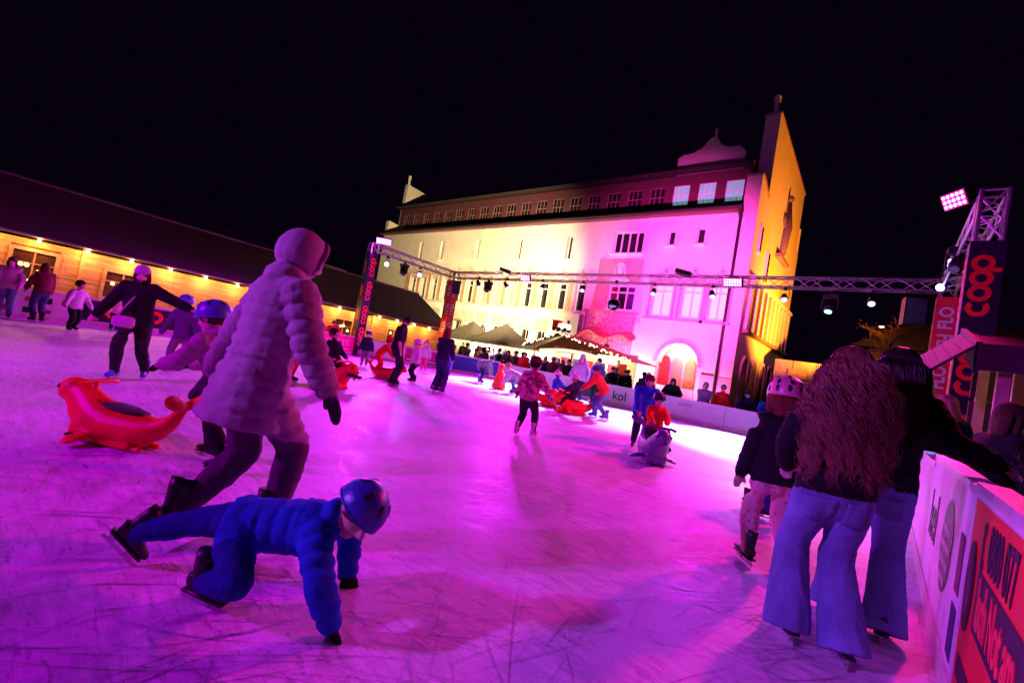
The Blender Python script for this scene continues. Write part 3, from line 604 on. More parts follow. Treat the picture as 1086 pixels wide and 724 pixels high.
for x, y in ((-6.3, 16.6), (-15.2, 16.7)):
    t = thing('flood_housing', 'black floodlight on the long truss turned towards the '+('three lit windows' if x > -10 else 'tall window row'), 'floodlight', (x, y, 5.28), 0); t.rotation_euler = (0, R(14), 0)
    MB().box(-.28, .28, -.14, .14, -.06, .1).build('housing', blackpl, t); MB().box(-.25, .25, -.147, -.141, -.04, .08).build('glass', gdark, t); MB().tube([(-.3, 0, 0), (-.3, 0, -.09), (.3, 0, -.09), (.3, 0, 0)], .014, 6).build('bracket', darkmet, t)
# mirror ball
t = thing('mirror_ball', 'silver mirror ball hanging below the long truss', 'mirror ball', (-9.0, 16.72, 3.95)); rb = .26
mb = MB(); nv, nu = 12, 22
MB().ball((0,0,0), rb*.97, 24, 14).build('core', pm('dark_ball_core', (.03, .03, .04), .4), t, True)
for i in range(nv):
    for j in range(nu):
        a, b = math.pi*(i+.08)/nv, math.pi*(i+.92)/nv; c, d = 2*math.pi*(j+.06)/nu, 2*math.pi*(j+.94)/nu
        mb.add([(rb*math.sin(u)*math.cos(w), rb*math.sin(u)*math.sin(w), rb*math.cos(u)) for u, w in ((a,c),(b,c),(b,d),(a,d))], [(0,1,2,3)])
mt = mb.build('mirror_tiles', pm('mirror_tile', (.85, .86, .9), .06, 1.0, var=.02, bump=0), t); mt['kind'] = 'stuff'
MB().tube([(0,0,.24), (0,0,.96)], .012, 6).build('cable', darkmet, t); MB().box(-.05, .05, -.05, .05, .9, 1.0).build('motor', blackpl, t)
# loudspeakers
def speaker(loc, rz, label, w=.5, h=.75):
    t = thing('loudspeaker', label, 'loudspeaker', loc, rz)
    MB().prism([(-w/2, -.2), (w/2, -.2), (w/2*.75, .22), (-w/2*.75, .22)], 'z', -h/2, h/2).build('cabinet', blackpl, t); MB().box(-w/2+.03, w/2-.03, -.212, -.202, -h/2+.03, h/2-.03).build('grille', pm('speaker_grille', (.05, .05, .07), .6, .3, bump=.5, bscale=200), t)
    MB().tube([(-.2, 0, h/2), (-.2, 0, h/2+.22)], .012, 6).tube([(.2, 0, h/2), (.2, 0, h/2+.22)], .012, 6).build('hanger', darkmet, t)
speaker((.22, 16.62, 4.28), R(20), 'black loudspeaker hanging under the truss near the red FLO banner'); speaker((-18.5, 16.7, 4.3), R(40), 'black loudspeaker hanging beside the red lettered tower', .42, .7)
# unseen truss tower assumed behind the camera, lamps added to light the foreground
truss((-7.5, -6.7, -.25), (-7.5, -6.7, 5.2), 'assumed aluminium truss tower behind the near end of the rink', 'truss_tower')
flood((-7.5, -6.45, 5.0), (-5.0, 1.5, .0), (.66, .0, 1.0), 3300, 'violet floodlight on the near-end tower', 110, 7, .6)
par((-7.1, -6.5, 4.6), (.0, 3.4, .8), (.14, .16, 1.0), 2000, 'blue spotlight added on the assumed near-end tower', 20, 12)
# facade uplights on the plaza
def uplight(loc, target, col, power, ang, label):
    t = thing('uplight', label, 'floodlight', loc); MB().box(-.18, .18, -.12, .12, -.02, .14).build('housing', darkmet, t)
    MB().box(-.16, .16, -.1, .1, -.028, -.022).build('led_panel', em('uplight_%s' % label[:12], col, 20), t); MB().tube([(-.2, 0, .05), (-.2, 0, .2), (.2, 0, .2), (.2, 0, .05)], .012, 6).build('bracket', darkmet, t)
    aim(t, target); spot(loc, target, col, power, ang, 1.0, .12, 'uplight_lamp')
uplight((-26, 27.2, .1), (-26.5, 28.2, 4.5), (1.0, .80, .42), 6500, 165, 'warm white uplight at the foot of the cream wall')
uplight((-21, 27.2, .1), (-21, 28.2, 4.5), (1.0, .82, .5), 3600, 165, 'white uplight at the foot of the wall behind the kiosk')
uplight((-32, 27.2, .1), (-32, 28.2, 4.5), (1.0, .76, .4), 3600, 165, 'warm uplight at the foot of the wall behind the tents')
uplight((-13.0, 27.3, .1), (-12.5, 28.7, 3.5), (1.0, .26, .58), 2200, 165, 'pink uplight at the foot of the wall by the arched door')
uplight((-8.3, 27.3, .1), (-8.6, 28.7, 3.5), (1.0, .12, .5), 1100, 165, 'pink uplight at the foot of the wall by the downpipe')
spot((-6.3, 16.8, 5.35), (-11.0, 28.7, 7.6), (1.0, .05, .58), 37000, 63, .9, .15, 'facade_wash')
spot((-15.2, 16.9, 5.35), (-29, 28.7, 8.4), (1.0, .72, .36), 40000, 76, .9, .15, 'facade_wash')
spot((-14.6, 16.9, 5.35), (-18.6, 28.7, 9.2), (1.0, .40, .60), 3200, 40, 1.0, .15, 'facade_wash')
uplight((-1.4, 33.6, 3.0), (-7.1, 36.2, 11.2), (1.0, .25, .014), 23000, 122, 'orange floodlight on a pole beside the gable')
MB().tube([(-1.4, 33.6, -.25), (-1.4, 33.6, 2.9)], .05, 8).build('lamp_pole', darkmet, bpy.data.objects[sorted(o.name for o in bpy.data.objects if o.name.startswith('uplight') and o.get('label', '').startswith('orange'))[0]]).matrix_parent_inverse = (Matrix.Translation((-1.4, 33.6, 3.0)) @ (V((-7.1, 36.2, 11.2))-V((-1.4, 33.6, 3.0))).to_track_quat('-Z', 'Y').to_matrix().to_4x4()).inverted()
# arch porch lamp
t = thing('porch_lamp', 'small round lamp lighting the arched doorway from inside', 'lamp', (-10.45, 29.75, 3.75)); MB().ball((0,0,0), .16, 12, 8).build('globe', em('porch_globe', (1.0, .8, .45), 12), t, True); MB().tube([(0,0,.12), (0,0,.3)], .03, 8).build('stem', darkmet, t)
L = bpy.data.lights.new('porch_light', 'POINT'); L.energy = 170; L.color = (1.0, .66, .32); L.shadow_soft_size = .2; lk('porch_light', L).location = (-10.45, 29.75, 3.45)
# lamp bar over the hut roof
t = thing('roof_lamp_bar', 'slim lamp bar with a white lamp above the hut roof', 'lamp', (-24.5, 0, 0)); MB().tube([(0, 10.0, 4.5), (0, 13.5, 4.35)], .03, 6).build('bar', alu, t); MB().tube([(0, 12.2, 4.4), (0, 12.2, -.25)], .04, 8).build('post', darkmet, t); MB().ball((0, 10.8, 4.55), (.06, .12, .06)).build('lamp', em('white_led_lamp', (1, .95, .8), 60), t, True)
L = bpy.data.lights.new('bar_light', 'POINT'); L.energy = 60; L.color = (1, .9, .75); lk('bar_light', L).location = (-24.4, 10.8, 4.7)
# ------------------------------------------------------------ kiosk
K = thing('market_kiosk', 'wooden market kiosk with fairy-lit gable, red roof edge and open serving hatch', 'kiosk', (0, 0, 0)); KY = 24.2
kl, ka, kr_ = (-18.6, 1.95), (-15.85, 2.95), (-10.9, 1.88)
MB().prism([kl, (kl[0], kl[1]+.07), (ka[0], ka[1]+.09), ka], 'y', KY-.9, KY+2.6).build('roof', roofm, K); MB().prism([ka, (ka[0], ka[1]+.09), (kr_[0], kr_[1]+.07), kr_], 'y', KY-.9, KY+2.6).build('roof', pm('red_roof_sheet', (.42, .03, .06), .5), K)  # right slope reddened: the magenta light along it is put into the colour
MB().prism([(-18.0, 1.9), (ka[0], 2.9), (-12.1, 2.08), (-12.1, 1.95), (-18.0, 1.75)], 'y', KY-.3, KY-.22).build('gable_boards', woodd, K)
for i in range(6): MB().box(-17.4+.95*i, -16.6+.95*i, KY-.33, KY-.302, 2.0, 2.2).build('gable_plank', woodx if i % 2 else woodd, K)
MB().box(-18.1, -12.0, KY-.25, KY-.05, -.25, .9).build('counter', woodx, K); MB().box(-18.1, -12.0, KY+2.2, KY+2.3, -.25, 2.4).build('rear_wall', creamB, K)
for x in (-18.1, -12.05, -15.2): MB().box(x, x+.12, KY-.27, KY-.15, -.25, 2.0).build('post', woodx, K)
MB().prism([(-17.6+4.9*t, 1.68+.2*math.sin(math.pi*t)) for t in [i/14 for i in range(15)]]+[(-17.6+4.9*(1-t), 1.86+.24*math.sin(math.pi*(1-t))) for t in [i/14 for i in range(15)]], 'y', KY-.36, KY-.345).build('arched_sign', em('backlit_sign', (1, .85, .6), 1.1), K)
for i in range(5): MB().box(-17.4+i*.9, -16.8+i*.9, KY+2.0, KY+2.19, 1.1, 1.6).build('shelf_goods', pm(*LC[i % 4]), K)
for x0, mtl in ((-11.9, pm('red_shutter', (.6, .04, .03), .5)), (-11.4, em('lit_kiosk_pane', (1, .55, .2), 1.2))): MB().box(x0, x0+.42, KY-.2, KY-.12, .9, 1.72).build('side_panel', mtl, K)
for p, q in ((kl, ka), (ka, kr_)):
    P = V((p[0], KY-.92, p[1]+.03)); Q = V((q[0], KY-.92, q[1]+.03)); mb = MB()
    for i in range(46 if q is kr_ else 26):
        u = P.lerp(Q, random.random()); mb.ball((u.x, u.y-random.uniform(0, .05), u.z+random.uniform(-.08, .08)), .026, 6, 4)
    f = mb.build('fairy_lights', em('fairy_bulb', (1, .72, .28), 26), K); f['kind'] = 'stuff'
MB().box(-13.0, -11.6, KY-.93, KY-.87, 1.92, 2.02).build('light_tube', em('kiosk_tube', (1, .75, .35), 12), K)
for x, e in ((-16.8, 260), (-13.6, 260)):
    L = bpy.data.lights.new('kiosk_light', 'POINT'); L.energy = e; L.color = (1, .72, .4); L.shadow_soft_size = .1; lk('kiosk_light', L).location = (x, KY+.9, 1.75)
# toy locomotive on the kiosk roof
t = thing('toy_locomotive', 'red and white toy locomotive standing on the kiosk roof', 'toy train', (-15.9, KY-.7, 3.1)); rp_ = pm('toy_red', (.7, .03, .03), .4)
MB().box(-.62, -.2, -.2, .2, .12, .62).build('cab', rp_, t); MB().box(-.68, -.14, -.25, .25, .62, .68).build('cab_roof', rp_, t); MB().tube([(-.2, 0, .32), (.55, 0, .32)], .18, 12).build('boiler', em('lit_white_boiler', (1, .95, .85), 1.6), t); MB().tube([(.42, 0, .45), (.42, 0, .72)], [.05, .09], 8).build('funnel', blackpl, t)
for x in (-.45, -.05, .38):
    for y in (-.22, .22): MB().tube([(x, y-.03, .12), (x, y+.03, .12)], .13, 12).build('wheel', blackpl, t)
# market tents
tentm = pm('olive_tent_canvas', (.14, .13, .10), .8, var=.12, bump=.2, bscale=8)
def tent(x, y, s, h, e, label):
    t = thing('market_tent', label, 'tent', (x, y, -.25)); mb = MB(); vs = []; n = 6
    P = [(-s, -s), (s, -s), (s, s), (-s, s)]
    for k in range(4):
        (a, b), (c, d) = P[k], P[(k+1) % 4]
        for i in range(n):
            u0, u1 = i/n, (i+1)/n; f = lambda u, tt: (tt*(a+(c-a)*u), tt*(b+(d-b)*u), e+(h-e)*(1-tt)**1.25)
            for t0, t1 in ((0.001, .35), (.35, .7), (.7, 1)): mb.add([f(u0, t0), f(u1, t0), f(u1, t1), f(u0, t1)], [(0,1,2,3)])
    mb.build('canopy', tentm, t, True, True)
    for a, b in P:
        MB().tube([(a*.97, b*.97, 0), (a*.97, b*.97, e)], .03, 8).build('leg', alu, t)
    for k in range(4):
        (a, b), (c, d) = P[k], P[(k+1) % 4]; MB().add([(a, b, e), (c, d, e), (c, d, e-.22), (a, b, e-.22)], [(0,1,2,3)]).build('valance', tentm, t)
tent(-21.3, 24.5, 1.85, 3.55, 2.15, 'dark olive pointed market tent beside the kiosk'); tent(-25.3, 25.2, 1.85, 3.5, 2.1, 'dark olive pointed market tent between the kiosk tent and the hut'); tent(-29.8, 26.0, 2.0, 2.9, 2.1, 'dark olive pointed tent mostly hidden behind the hut end')
for x in (-22, -26):
    L = bpy.data.lights.new('tent_light', 'POINT'); L.energy = 60; L.color = (1, .7, .4); lk('tent_light', L).location = (x, 24.6, 1.9)
# ------------------------------------------------------------ wooden stall on the right
T = thing('wooden_stall', 'wooden stall with sloping plank roof and pale posts behind the side boards', 'stall', (0, 0, 0)); pl_ = pm('weathered_roof_planks', (.06, .04, .045), .75, var=.3, scale=3, bump=.3, bscale=14, stretch=(1, 6, 6))
def roofpl(x0, x1, y0, y1, z0, z1, n, nm):
    for i in range(n):
        a, b = y0+(y1-y0)*i/n, y0+(y1-y0)*(i+1)/n; za, zb = z0+(z1-z0)*i/n, z0+(z1-z0)*(i+1)/n
        MB().add([(x0, a, za), (x1, a, za), (x1, b-.01, zb), (x0, b-.01, zb), (x0, a, za-.03), (x1, a, za-.03), (x1, b-.01, zb-.03), (x0, b-.01, zb-.03)], [(0,1,2,3),(7,6,5,4),(0,4,5,1),(2,6,7,3),(1,5,6,2),(0,3,7,4)]).build(nm, pl_, T)
roofpl(.72, 3.6, 6.9, 8.6, 2.12, 2.6, 8, 'roof_plank')
MB().box(.66, 3.6, 6.82, 6.88, 1.98, 2.26).build('fascia', pl_, T); MB().add([(.64, 6.85, 2.28), (.64, 8.6, 2.68), (.64, 8.6, 2.45), (.64, 6.85, 1.95), (.69, 6.85, 2.28), (.69, 8.6, 2.68), (.69, 8.6, 2.45), (.69, 6.85, 1.95)], [(0,1,2,3),(4,7,6,5),(0,4,5,1),(3,2,6,7)]).build('side_fascia', pl_, T)
# small hinged side flap (slatted)
for i in range(5):
    a, b = V((.63-.42*i/5, 0, 2.24-.40*i/5)), V((.63-.42*(i+.96)/5, 0, 2.24-.40*(i+.96)/5)); up_ = V((-.02, 0, .022))
    q0, q1 = V((0, 6.84, 0)), V((0, 8.6, .36)); MB().add([a+q0, b+q0, b+q1, a+q1, a+q0-up_, b+q0-up_, b+q1-up_, a+q1-up_], [(0,1,2,3),(7,6,5,4),(0,4,5,1),(1,5,6,2),(2,6,7,3),(3,7,4,0)]).build('side_roof_plank', pl_, T)
palew = pm('pale_planed_wood', (.55, .38, .28), .7, var=.2, scale=5, bump=.15)
for x, y in ((.85, 7.0), (1.02, 7.35), (3.3, 7.0), (.85, 8.4)): MB().box(x, x+.1, y, y+.1, -.25, 2.2).build('post', palew, T)
for z in (1.75, 1.35, .95): MB().box(.8, 3.5, 8.45, 8.5, z, z+.36).build('back_board', pl_, T)
MB().box(.8, 3.5, 7.0, 7.6, .85, .9).build('counter', palew, T); MB().box(1.1, 3.4, 7.05, 7.1, 1.98, 2.06).build('beam', palew, T)
t = thing('stall_lamp', 'small warm bulb hanging inside the wooden stall', 'lamp', (1.5, 7.6, 1.95)); MB().ball((0, 0, 0), .045, 10, 8).build('bulb', em('stall_bulb', (1, .6, .2), 25), t, True); MB().tube([(0, 0, .03), (0, 0, .3)], .008, 6).build('cord', blackpl, t)
L = bpy.data.lights.new('stall_light', 'POINT'); L.energy = 5; L.color = (1, .5, .18); lk('stall_light', L).location = (1.5, 7.5, 1.85)
# ------------------------------------------------------------ background on the right
wl = thing('retaining_wall', 'low stone retaining wall running past the orange gable', 'wall', (0, 0, 0)); stm = pm('rough_stone', (.34, .27, .27), .9, var=.3, scale=2, bump=.5, bscale=6)
rw = random.Random(5)
for c in range(7):
    x = -6.3
    while x < 14:
        w = rw.uniform(.7, 1.4); MB().box(x, min(x+w-.03, 14), 36.0+rw.uniform(-.05, .05), 36.6, -.25+c*.6, .32+c*.6).build('stone', stm, wl); x += w
MB().box(-6.3, 14, 36.1, 36.55, -.25, 3.94).build('mortar_core', greyst, wl)
G_ = MB().add([(-6, 36.6, 3.9), (60, 36.6, 3.9), (60, 120, 9), (-6, 120, 9), (-6, 36.6, -.25), (60, 36.6, -.25)], [(0,1,2,3), (4,5,1,0)]); tag(G_.build('terrace', pm('frosty_grass', (.10, .10, .07), .9, var=.4, scale=3, bump=.5, bscale=12)), None, kind='structure')
Hs = thing('hillside_house', 'dim stone house with a broad hipped roof above the retaining wall', 'house', (3.2, 48, 3.8))
MB().box(-4.8, 5.2, -3, 4, 0, 2.6).build('wall', pm('ochre_rubble_wall', (.36, .27, .16), .9, var=.35, scale=4, bump=.5, bscale=9), Hs)
MB().add([(-6.0, -4, 2.5), (6.2, -4, 2.5), (6.2, 5, 2.5), (-6.0, 5, 2.5), (-2.4, .3, 5.2), (2.8, .3, 5.2)], [(0,1,5,4), (1,2,5), (2,3,4,5), (3,0,4), (3,2,1,0)]).build('roof', roofm, Hs)
for x in (-3.6, -1.4, .9, 3.2): w = MB().box(x-.4, x+.4, -3.08, -3.002, .8, 1.9).build('window', whitefr, Hs); MB().box(x-.33, x+.33, -3.1, -3.085, .87, 1.83).build('pane', gdark, w)
MB().box(1.0, 1.6, .8, 1.4, 4.4, 6.1).build('chimney', greyst, Hs)
L = bpy.data.lights.new('street_light', 'POINT'); L.energy = 90; L.color = (1, .6, .25); L.shadow_soft_size = .2
t = thing('street_lamp', 'street lamp beside the dim hillside house', 'street lamp', (-1.6, 43.0, 3.9)); MB().tube([(0,0,0), (0,0,3.6), (.5,-.3,3.8)], [.06,.04,.03], 8).build('pole', darkmet, t); MB().ball((.6, -.36, 3.76), (.16, .1, .06)).build('lamp_head', em('street_lamp_glow', (1, .65, .3), 5), t)
lo = lk('street_light', L); lo.location = (-1.0, 42.64, 7.5)
def bare_tree(loc, h, seed, label):
    rt = random.Random(seed); t = thing('bare_tree', label, 'tree', loc); tr = MB(); tw = MB(); lf = MB()
    def br(p, d, L, r, lev):
        q = p+d*L; (tr if lev < 2 else tw).tube([p, p.lerp(q, .5)+V((rt.uniform(-1,1), rt.uniform(-1,1), 0))*L*.06, q], [r, r*.8, r*.62], 6 if lev < 2 else 4)
        if lev >= 4:
            for _ in range(2):
                c = q+V((rt.gauss(0,.12), rt.gauss(0,.12), rt.gauss(0,.12))); a = V((rt.uniform(-1,1), rt.uniform(-1,1), rt.uniform(-1,1))).normalized()*.05; b = a.orthogonal().normalized()*.03; lf.add([c-a, c-b, c+a, c+b], [(0,1,2,3)])
            return
        for _ in range(3 if lev else 5):
            nd_ = (d+V((rt.gauss(0,.55), rt.gauss(0,.55), rt.gauss(.1,.35)))).normalized(); br(p.lerp(q, rt.uniform(.55, 1)), nd_, L*rt.uniform(.55, .8), r*.55, lev+1)
    br(V((0,0,-.1)), V((0,0,1)), h*.34, h*.028, 0); bk = pm('dark_bark', (.09, .06, .045), .9, var=.3, bump=.5)
    tr.build('trunk', bk, t); tw.build('twigs', bk, t)['kind'] = 'stuff'; o = lf.build('crown', pm('dry_brown_leaves', (.16, .09, .05), .8), t); o['kind'] = 'stuff'
bare_tree((-.4, 38.6, 4.0), 4.8, 3, 'bare brown tree with dry leaves in front of the hillside house'); bare_tree((2.6, 40.0, 4.0), 5.2, 8, 'larger bare tree behind the red FLO banner')
# crane far behind
t = thing('construction_crane', 'thin lattice crane jib faintly visible beyond the coop tower', 'crane', (14, 60, 4)); 
MB().tube([(0,0,0), (0,0,9)], .35, 4).build('mast', darkmet, t); mb = MB(); P, Q = V((-1, 0, 7)), V((5, -2, 17)); 
for o in (V((0,0,0)), V((.5,0,0)), V((.25,0,.5))): mb.tube([P+o, Q+o], .07, 5)
for i in range(14): mb.tube([P.lerp(Q, i/14), P.lerp(Q, (i+1)/14)+V((.5,0,0))], .04, 4)
mb.build('jib', pm('crane_yellow', (.3, .22, .08), .6), t)
# ------------------------------------------------------------ people
def ik(a, b, L1, L2, pole):
    a, b = V(a), V(b); d = b-a; D = d.length; mx = (L1+L2)*.998
    if D > mx: b = a+d*(mx/D); d = b-a; D = mx
    u = d/D; x = (L1*L1-L2*L2+D*D)/(2*D); h = math.sqrt(max(0, L1*L1-x*x)); p = V(pole); p = p-u*p.dot(u); p = p.normalized() if p.length > 1e-5 else u.orthogonal().normalized()
    return a+u*x+p*h, b
SKIN = pm('skin', (.56, .36, .28), .55, var=.06, bump=.05); SKIN2 = pm('skin_fair', (.66, .45, .36), .55, var=.06, bump=.05)
BOOT = pm('black_skate_leather', (.018, .017, .02), .4, var=.3, bump=.1); BOOTB = pm('blue_skate_plastic', (.10, .22, .62), .35, var=.15, bump=.05); BOOTW = pm('white_skate_leather', (.62, .6, .62), .4, var=.1, bump=.08); BLADE = pm('steel_blade', (.6, .6, .62), .2, 1.0, bump=0)
def boot_mesh(mat, shaft=True):
    mb = MB()
    rings = [(-.10, .055, .03, .045), (-.085, .06, .036, .055), (-.02, .06, .036, .055), (.05, .05, .038, .045), (.11, .04, .038, .034), (.155, .035, .03, .026), (.175, .03, .016, .014)]
    mb.tube([(0, y, z) for y, z, a, b in rings], [(a, b) for y, z, a, b in rings], 12, True, (1, 0, 0))
    if shaft: mb.tube([(0, -.035, .05), (0, -.04, .12), (0, -.045, .2), (0, -.04, .25)], [(.045, .062), (.042, .055), (.048, .06), (.055, .068)], 12, True, (1, 0, 0))
    for k in range(6 if shaft else 2): mb.tube([(-.03, .05-.018*k, .085+.024*k), (.03, .05-.018*k, .085+.024*k)], .006, 5)
    mb.box(-.035, .035, -.11, .16, -.002, .012)
    return mb.mesh('skate', mat, True)
def blade_mesh():
    mb = MB(); mb.prism([(-.12, -.055), (.15, -.055), (.185, -.035), (.18, -.028), (-.12, -.035)], 'x', -.0022, .0022); mb.box(-.012, .012, -.09, -.04, -.04, 0).box(-.012, .012, .06, .12, -.04, 0); return mb.mesh('blade', BLADE)
BLM = blade_mesh(); BOOTM = {m.name: boot_mesh(m) for m in (BOOT, BOOTB, BOOTW)}; BOOTL = {m.name: boot_mesh(m, False) for m in (BOOT, BOOTB, BOOTW)}
SOLE = .057
jobs = []
class Fig: pass
def figure(Ht, pose=None, child=False, bulk=1.0, coat=.0, flare=0., voxel=.02, sleeve=True, skates=True, glove=False, hoodie=False, wide=0., folds=1., quilt=0., hood=False):
    """builds the posed body as capsules and lofts; the voxel fuse comes later in one go"""
    P = dict(pelvis=(0, 0, None), lean=4, side=0, feet=((-.062, 0, 0, -8, 0), (.062, .01, 0, 8, 0)), hands=((-.17, .03, .44), (.17, .03, .44)), head=(0, 0), poleK=(0, 1, 0), poleE=None, twist=0)
    P.update(pose or {}); f = Fig(); H = Ht
    hip, th, sh, sp, nk, hh = (.47, .222, .212, .31, .03, .095) if child else (.515, .245, .235, .305, .042, .068)
    base = SOLE if skates else 0.0; ank = .045*H+base
    px, py, pz = P['pelvis']; pz = (hip if pz is None else pz)*H+base*.8; pel = V((px*H, py*H, pz))
    ln, sd = R(P['lean']), R(P['side']); up = V((math.sin(sd), math.sin(ln), math.cos(ln)*math.cos(sd))).normalized(); rt = V((1, 0, 0)); tw = R(P['twist'])
    rt = V((math.cos(tw), math.sin(tw), 0)); rt = (rt-up*rt.dot(up)).normalized(); fw = up.cross(rt)
    prims = []
    def tb(pts, rad, mat, right=None, n=12, core=0, flat=()): prims.append(('t', [V(p) for p in pts], rad, mat, right, n, core, flat))
    def bl(c, r, mat, M=None): prims.append(('b', V(c), r, mat, M))
    b = bulk
    def sl(t): return pel+up*sp*H*t
    # pelvis (trousers) and torso (jacket)
    tb([sl(-.2), sl(-.08), sl(.1), sl(.3)], [(.055*H, .05*H), (.092*H, .068*H), (.095*H, .07*H), (.085*H, .06*H)], 1, rt, 12, 1)
    lo = -.02-coat
    rings = [(lo, .105*b+.02*(coat > .15), .079*b+.02*(coat > .15)), (.08, .103*b, .077*b), (.3, .094*b, .07*b), (.55, .096*b, .071*b), (.78, .107*b, .074*b), (.92, .098*b, .064*b), (1.0, .062, .05), (1.04, .044, .042)]
    tb([sl(t) for t, _, _ in rings], [(a*H, c*H) for _, a, c in rings], 0, rt, 16, 1, (0,)); f.lo = lo; f.pel = pel; f.spH = sp*H
    # head
    nb = sl(1.0); hy, hp_ = R(P['head'][0]), R(P['head'][1])
    hup = (up*.5+V((0, 0, 1))*.5).normalized(); Rm = Matrix.Rotation(hy, 3, hup); hr = Rm @ rt; hf = (Rm @ fw); hf = (hf-hup*hf.dot(hup)).normalized(); Rp = Matrix.Rotation(-hp_, 3, hr); hup2 = Rp @ hup; hf = Rp @ hf; hr = hf.cross(hup2).normalized()
    hc = nb+hup*nk*H*.8+hup2*(hh*H*1.0)+hf*.012*H; k = hh*H
    HM = Matrix((hr, hf, hup2)).transposed(); f.HM = HM; f.hc = hc; f.k = k
    tb([sl(.95), hc-hup2*k*.35], [(.036*H, .038*H)]*2, 2, rt)
    bl(hc+hup2*k*.22-hf*k*.06, (.70*k, .86*k, .78*k), 2, HM); bl(hc-hup2*k*.32+hf*k*.12, (.55*k, .66*k, .62*k), 2, HM); bl(hc-hup2*k*.74+hf*k*.46, (.26*k, .26*k, .2*k), 2, HM)
    tb([hc+hf*k*.74+hup2*k*.02, hc+hf*k*.98-hup2*k*.26], [k*.09, k*.15], 2, None, 8); bl(hc+hf*k*.7-hup2*k*.46, (.24*k, .16*k, .08*k), 2, HM)
    for s in (-1, 1): bl(hc+hr*s*k*.72-hup2*k*.08-hf*k*.05, (.1*k, .2*k, .26*k), 2, HM); bl(hc+hr*s*k*.3+hf*k*.72+hup2*k*.17, (.24*k, .14*k, .07*k), 2, HM)
    if hood: bl(hc-hf*k*.18+hup2*k*.12, (1.02*k, 1.06*k, 1.16*k), 0, HM); tb([hc-hup2*k*.9-hf*k*.2, nb-fw*.02*H], [(.9*k, .8*k), (.075*H, .06*H)], 0, hr)
    if hoodie: bl(nb-fw*.05*H+up*.005*H, (.075*H, .05*H, .035*H), 0, Matrix((rt, fw, up)).transposed())
    # arms
    f.hand = []
    for i, s in enumerate((-1, 1)):
        shd = sl(.9)+rt*s*.1*H*(.95 if child else 1); tgt = V(P['hands'][i])*H; pe = P['poleE'] or (s*.6, -.8, -.25)
        if isinstance(pe[0], tuple): pe = pe[i]
        e, w = ik(shd, tgt, .165*H, .15*H, pe)
        tb([sl(.88)+rt*s*.05*H, shd, shd.lerp(e, .45), e], [.05*H*b, .05*H*b, .043*H*b, .037*H*b], 0)
        if sleeve: tb([e, e.lerp(w, .5), e.lerp(w, .96)], [.037*H*b, .036*H*b, .03*H*b], 0)
        else: tb([e, e.lerp(w, .3), w], [.026*H, .027*H, .018*H], 2)
        d = (w-e).normalized(); hm = 4 if glove else 2; side = d.cross(V((0, 0, 1)) if abs(d.z) < .85 else fw).normalized(); g = 1.35 if glove else 1.0
        if sum(c*c for c in side) < .5: side = rt.copy()
        nrm = side.cross(d); tb([w-d*.01*H, w+d*.02*H, w+d*.052*H], [(.016*H*g, .011*H*g), (.024*H*g, .012*H*g), (.024*H*g, .010*H*g)], hm, side)
        if glove: tb([w+d*.04*H, w+d*.075*H-nrm*.004*H, w+d*.105*H-nrm*.016*H], [(.031*H, .016*H), (.029*H, .016*H), (.02*H, .012*H)], hm, side)
        for q in range(0 if glove else 4):
            o = side*(q-1.5)*.0125*H*g; ln_ = (.040, .046, .043, .034)[q]*H; st = w+d*.05*H+o
            tb([st, st+d*ln_*.5-nrm*.004*H, st+d*ln_*.85-nrm*.016*H], [.0062*H*g, .0058*H*g, .0048*H*g], hm, None, 6)
        st = w+d*.014*H-side*s*.02*H; tb([st, st+d*.024*H-side*s*.018*H, st+d*.046*H-side*s*.022*H-nrm*.006*H], [.0078*H*g, .007*H*g, .0055*H*g], hm, None, 6)
        f.hand.append(w+d*.05*H)
    # legs
    f.feet = []
    for i, s in enumerate((-1, 1)):
        hj = pel+rt*s*.055*H-up*.02*H; fx, fy, fz, fyaw, fpit = P['feet'][i]; an = V((fx*H, fy*H, fz*H+ank))
        pk = P['poleK']; pk = pk[i] if isinstance(pk[0], tuple) else pk
        kn, an = ik(hj, an, th*H, sh*H, pk); tb_ = (1+.5*(b-1))
        sd_ = (kn-hj).normalized().cross(V((0, 1, 0))); 
        wd = wide*H
        r1, r2, r3, r4 = .043*H*tb_*(1+flare*.25), .043*H*tb_*(1+flare*.35), .034*H*tb_*(1+flare*.95), .03*H*tb_*(1+flare*1.45)
        if wide: r1, r2, r3, r4 = wd*.72, wd*.8, wd*.92, wd
        tb([hj+up*.03*H, hj.lerp(kn, .3), hj.lerp(kn, .75), kn], [.06*H*tb_, .058*H*tb_ if not wide else .06*H*tb_, max(.047*H*tb_*(1+flare*.15), r1*.95), r1], 1, None, 14, 1)
        q = V((an.x, an.y-.018, .032+base*.4)) if (wide or flare > .4) else an
        tb([kn, kn.lerp(q, .35), kn.lerp(q, .75), q], [r1, r2, r3, r4], 1, None, 14, 0, (1,) if (wide or flare > .4) else ())
        yw = R(fyaw); fd = V((math.sin(yw), math.cos(yw), 0)); ax = V((math.cos(yw), -math.sin(yw), 0)); Mr = Matrix.Rotation(R(fpit), 3, ax); fd = Mr @ fd; fu = Mr @ V((0, 0, 1))
        so = an-fu*.045*H
        tb([so-fd*.035*H+fu*.025*H, so+fd*.03*H+fu*.024*H, so+fd*.085*H+fu*.016*H], [(.02*H, .024*H), (.024*H, .022*H), (.018*H, .014*H)], 3, ax); 
        f.feet.append(Matrix(((ax.x, fd.x, fu.x, so.x), (ax.y, fd.y, fu.y, so.y), (ax.z, fd.z, fu.z, so.z), (0, 0, 0, 1))))
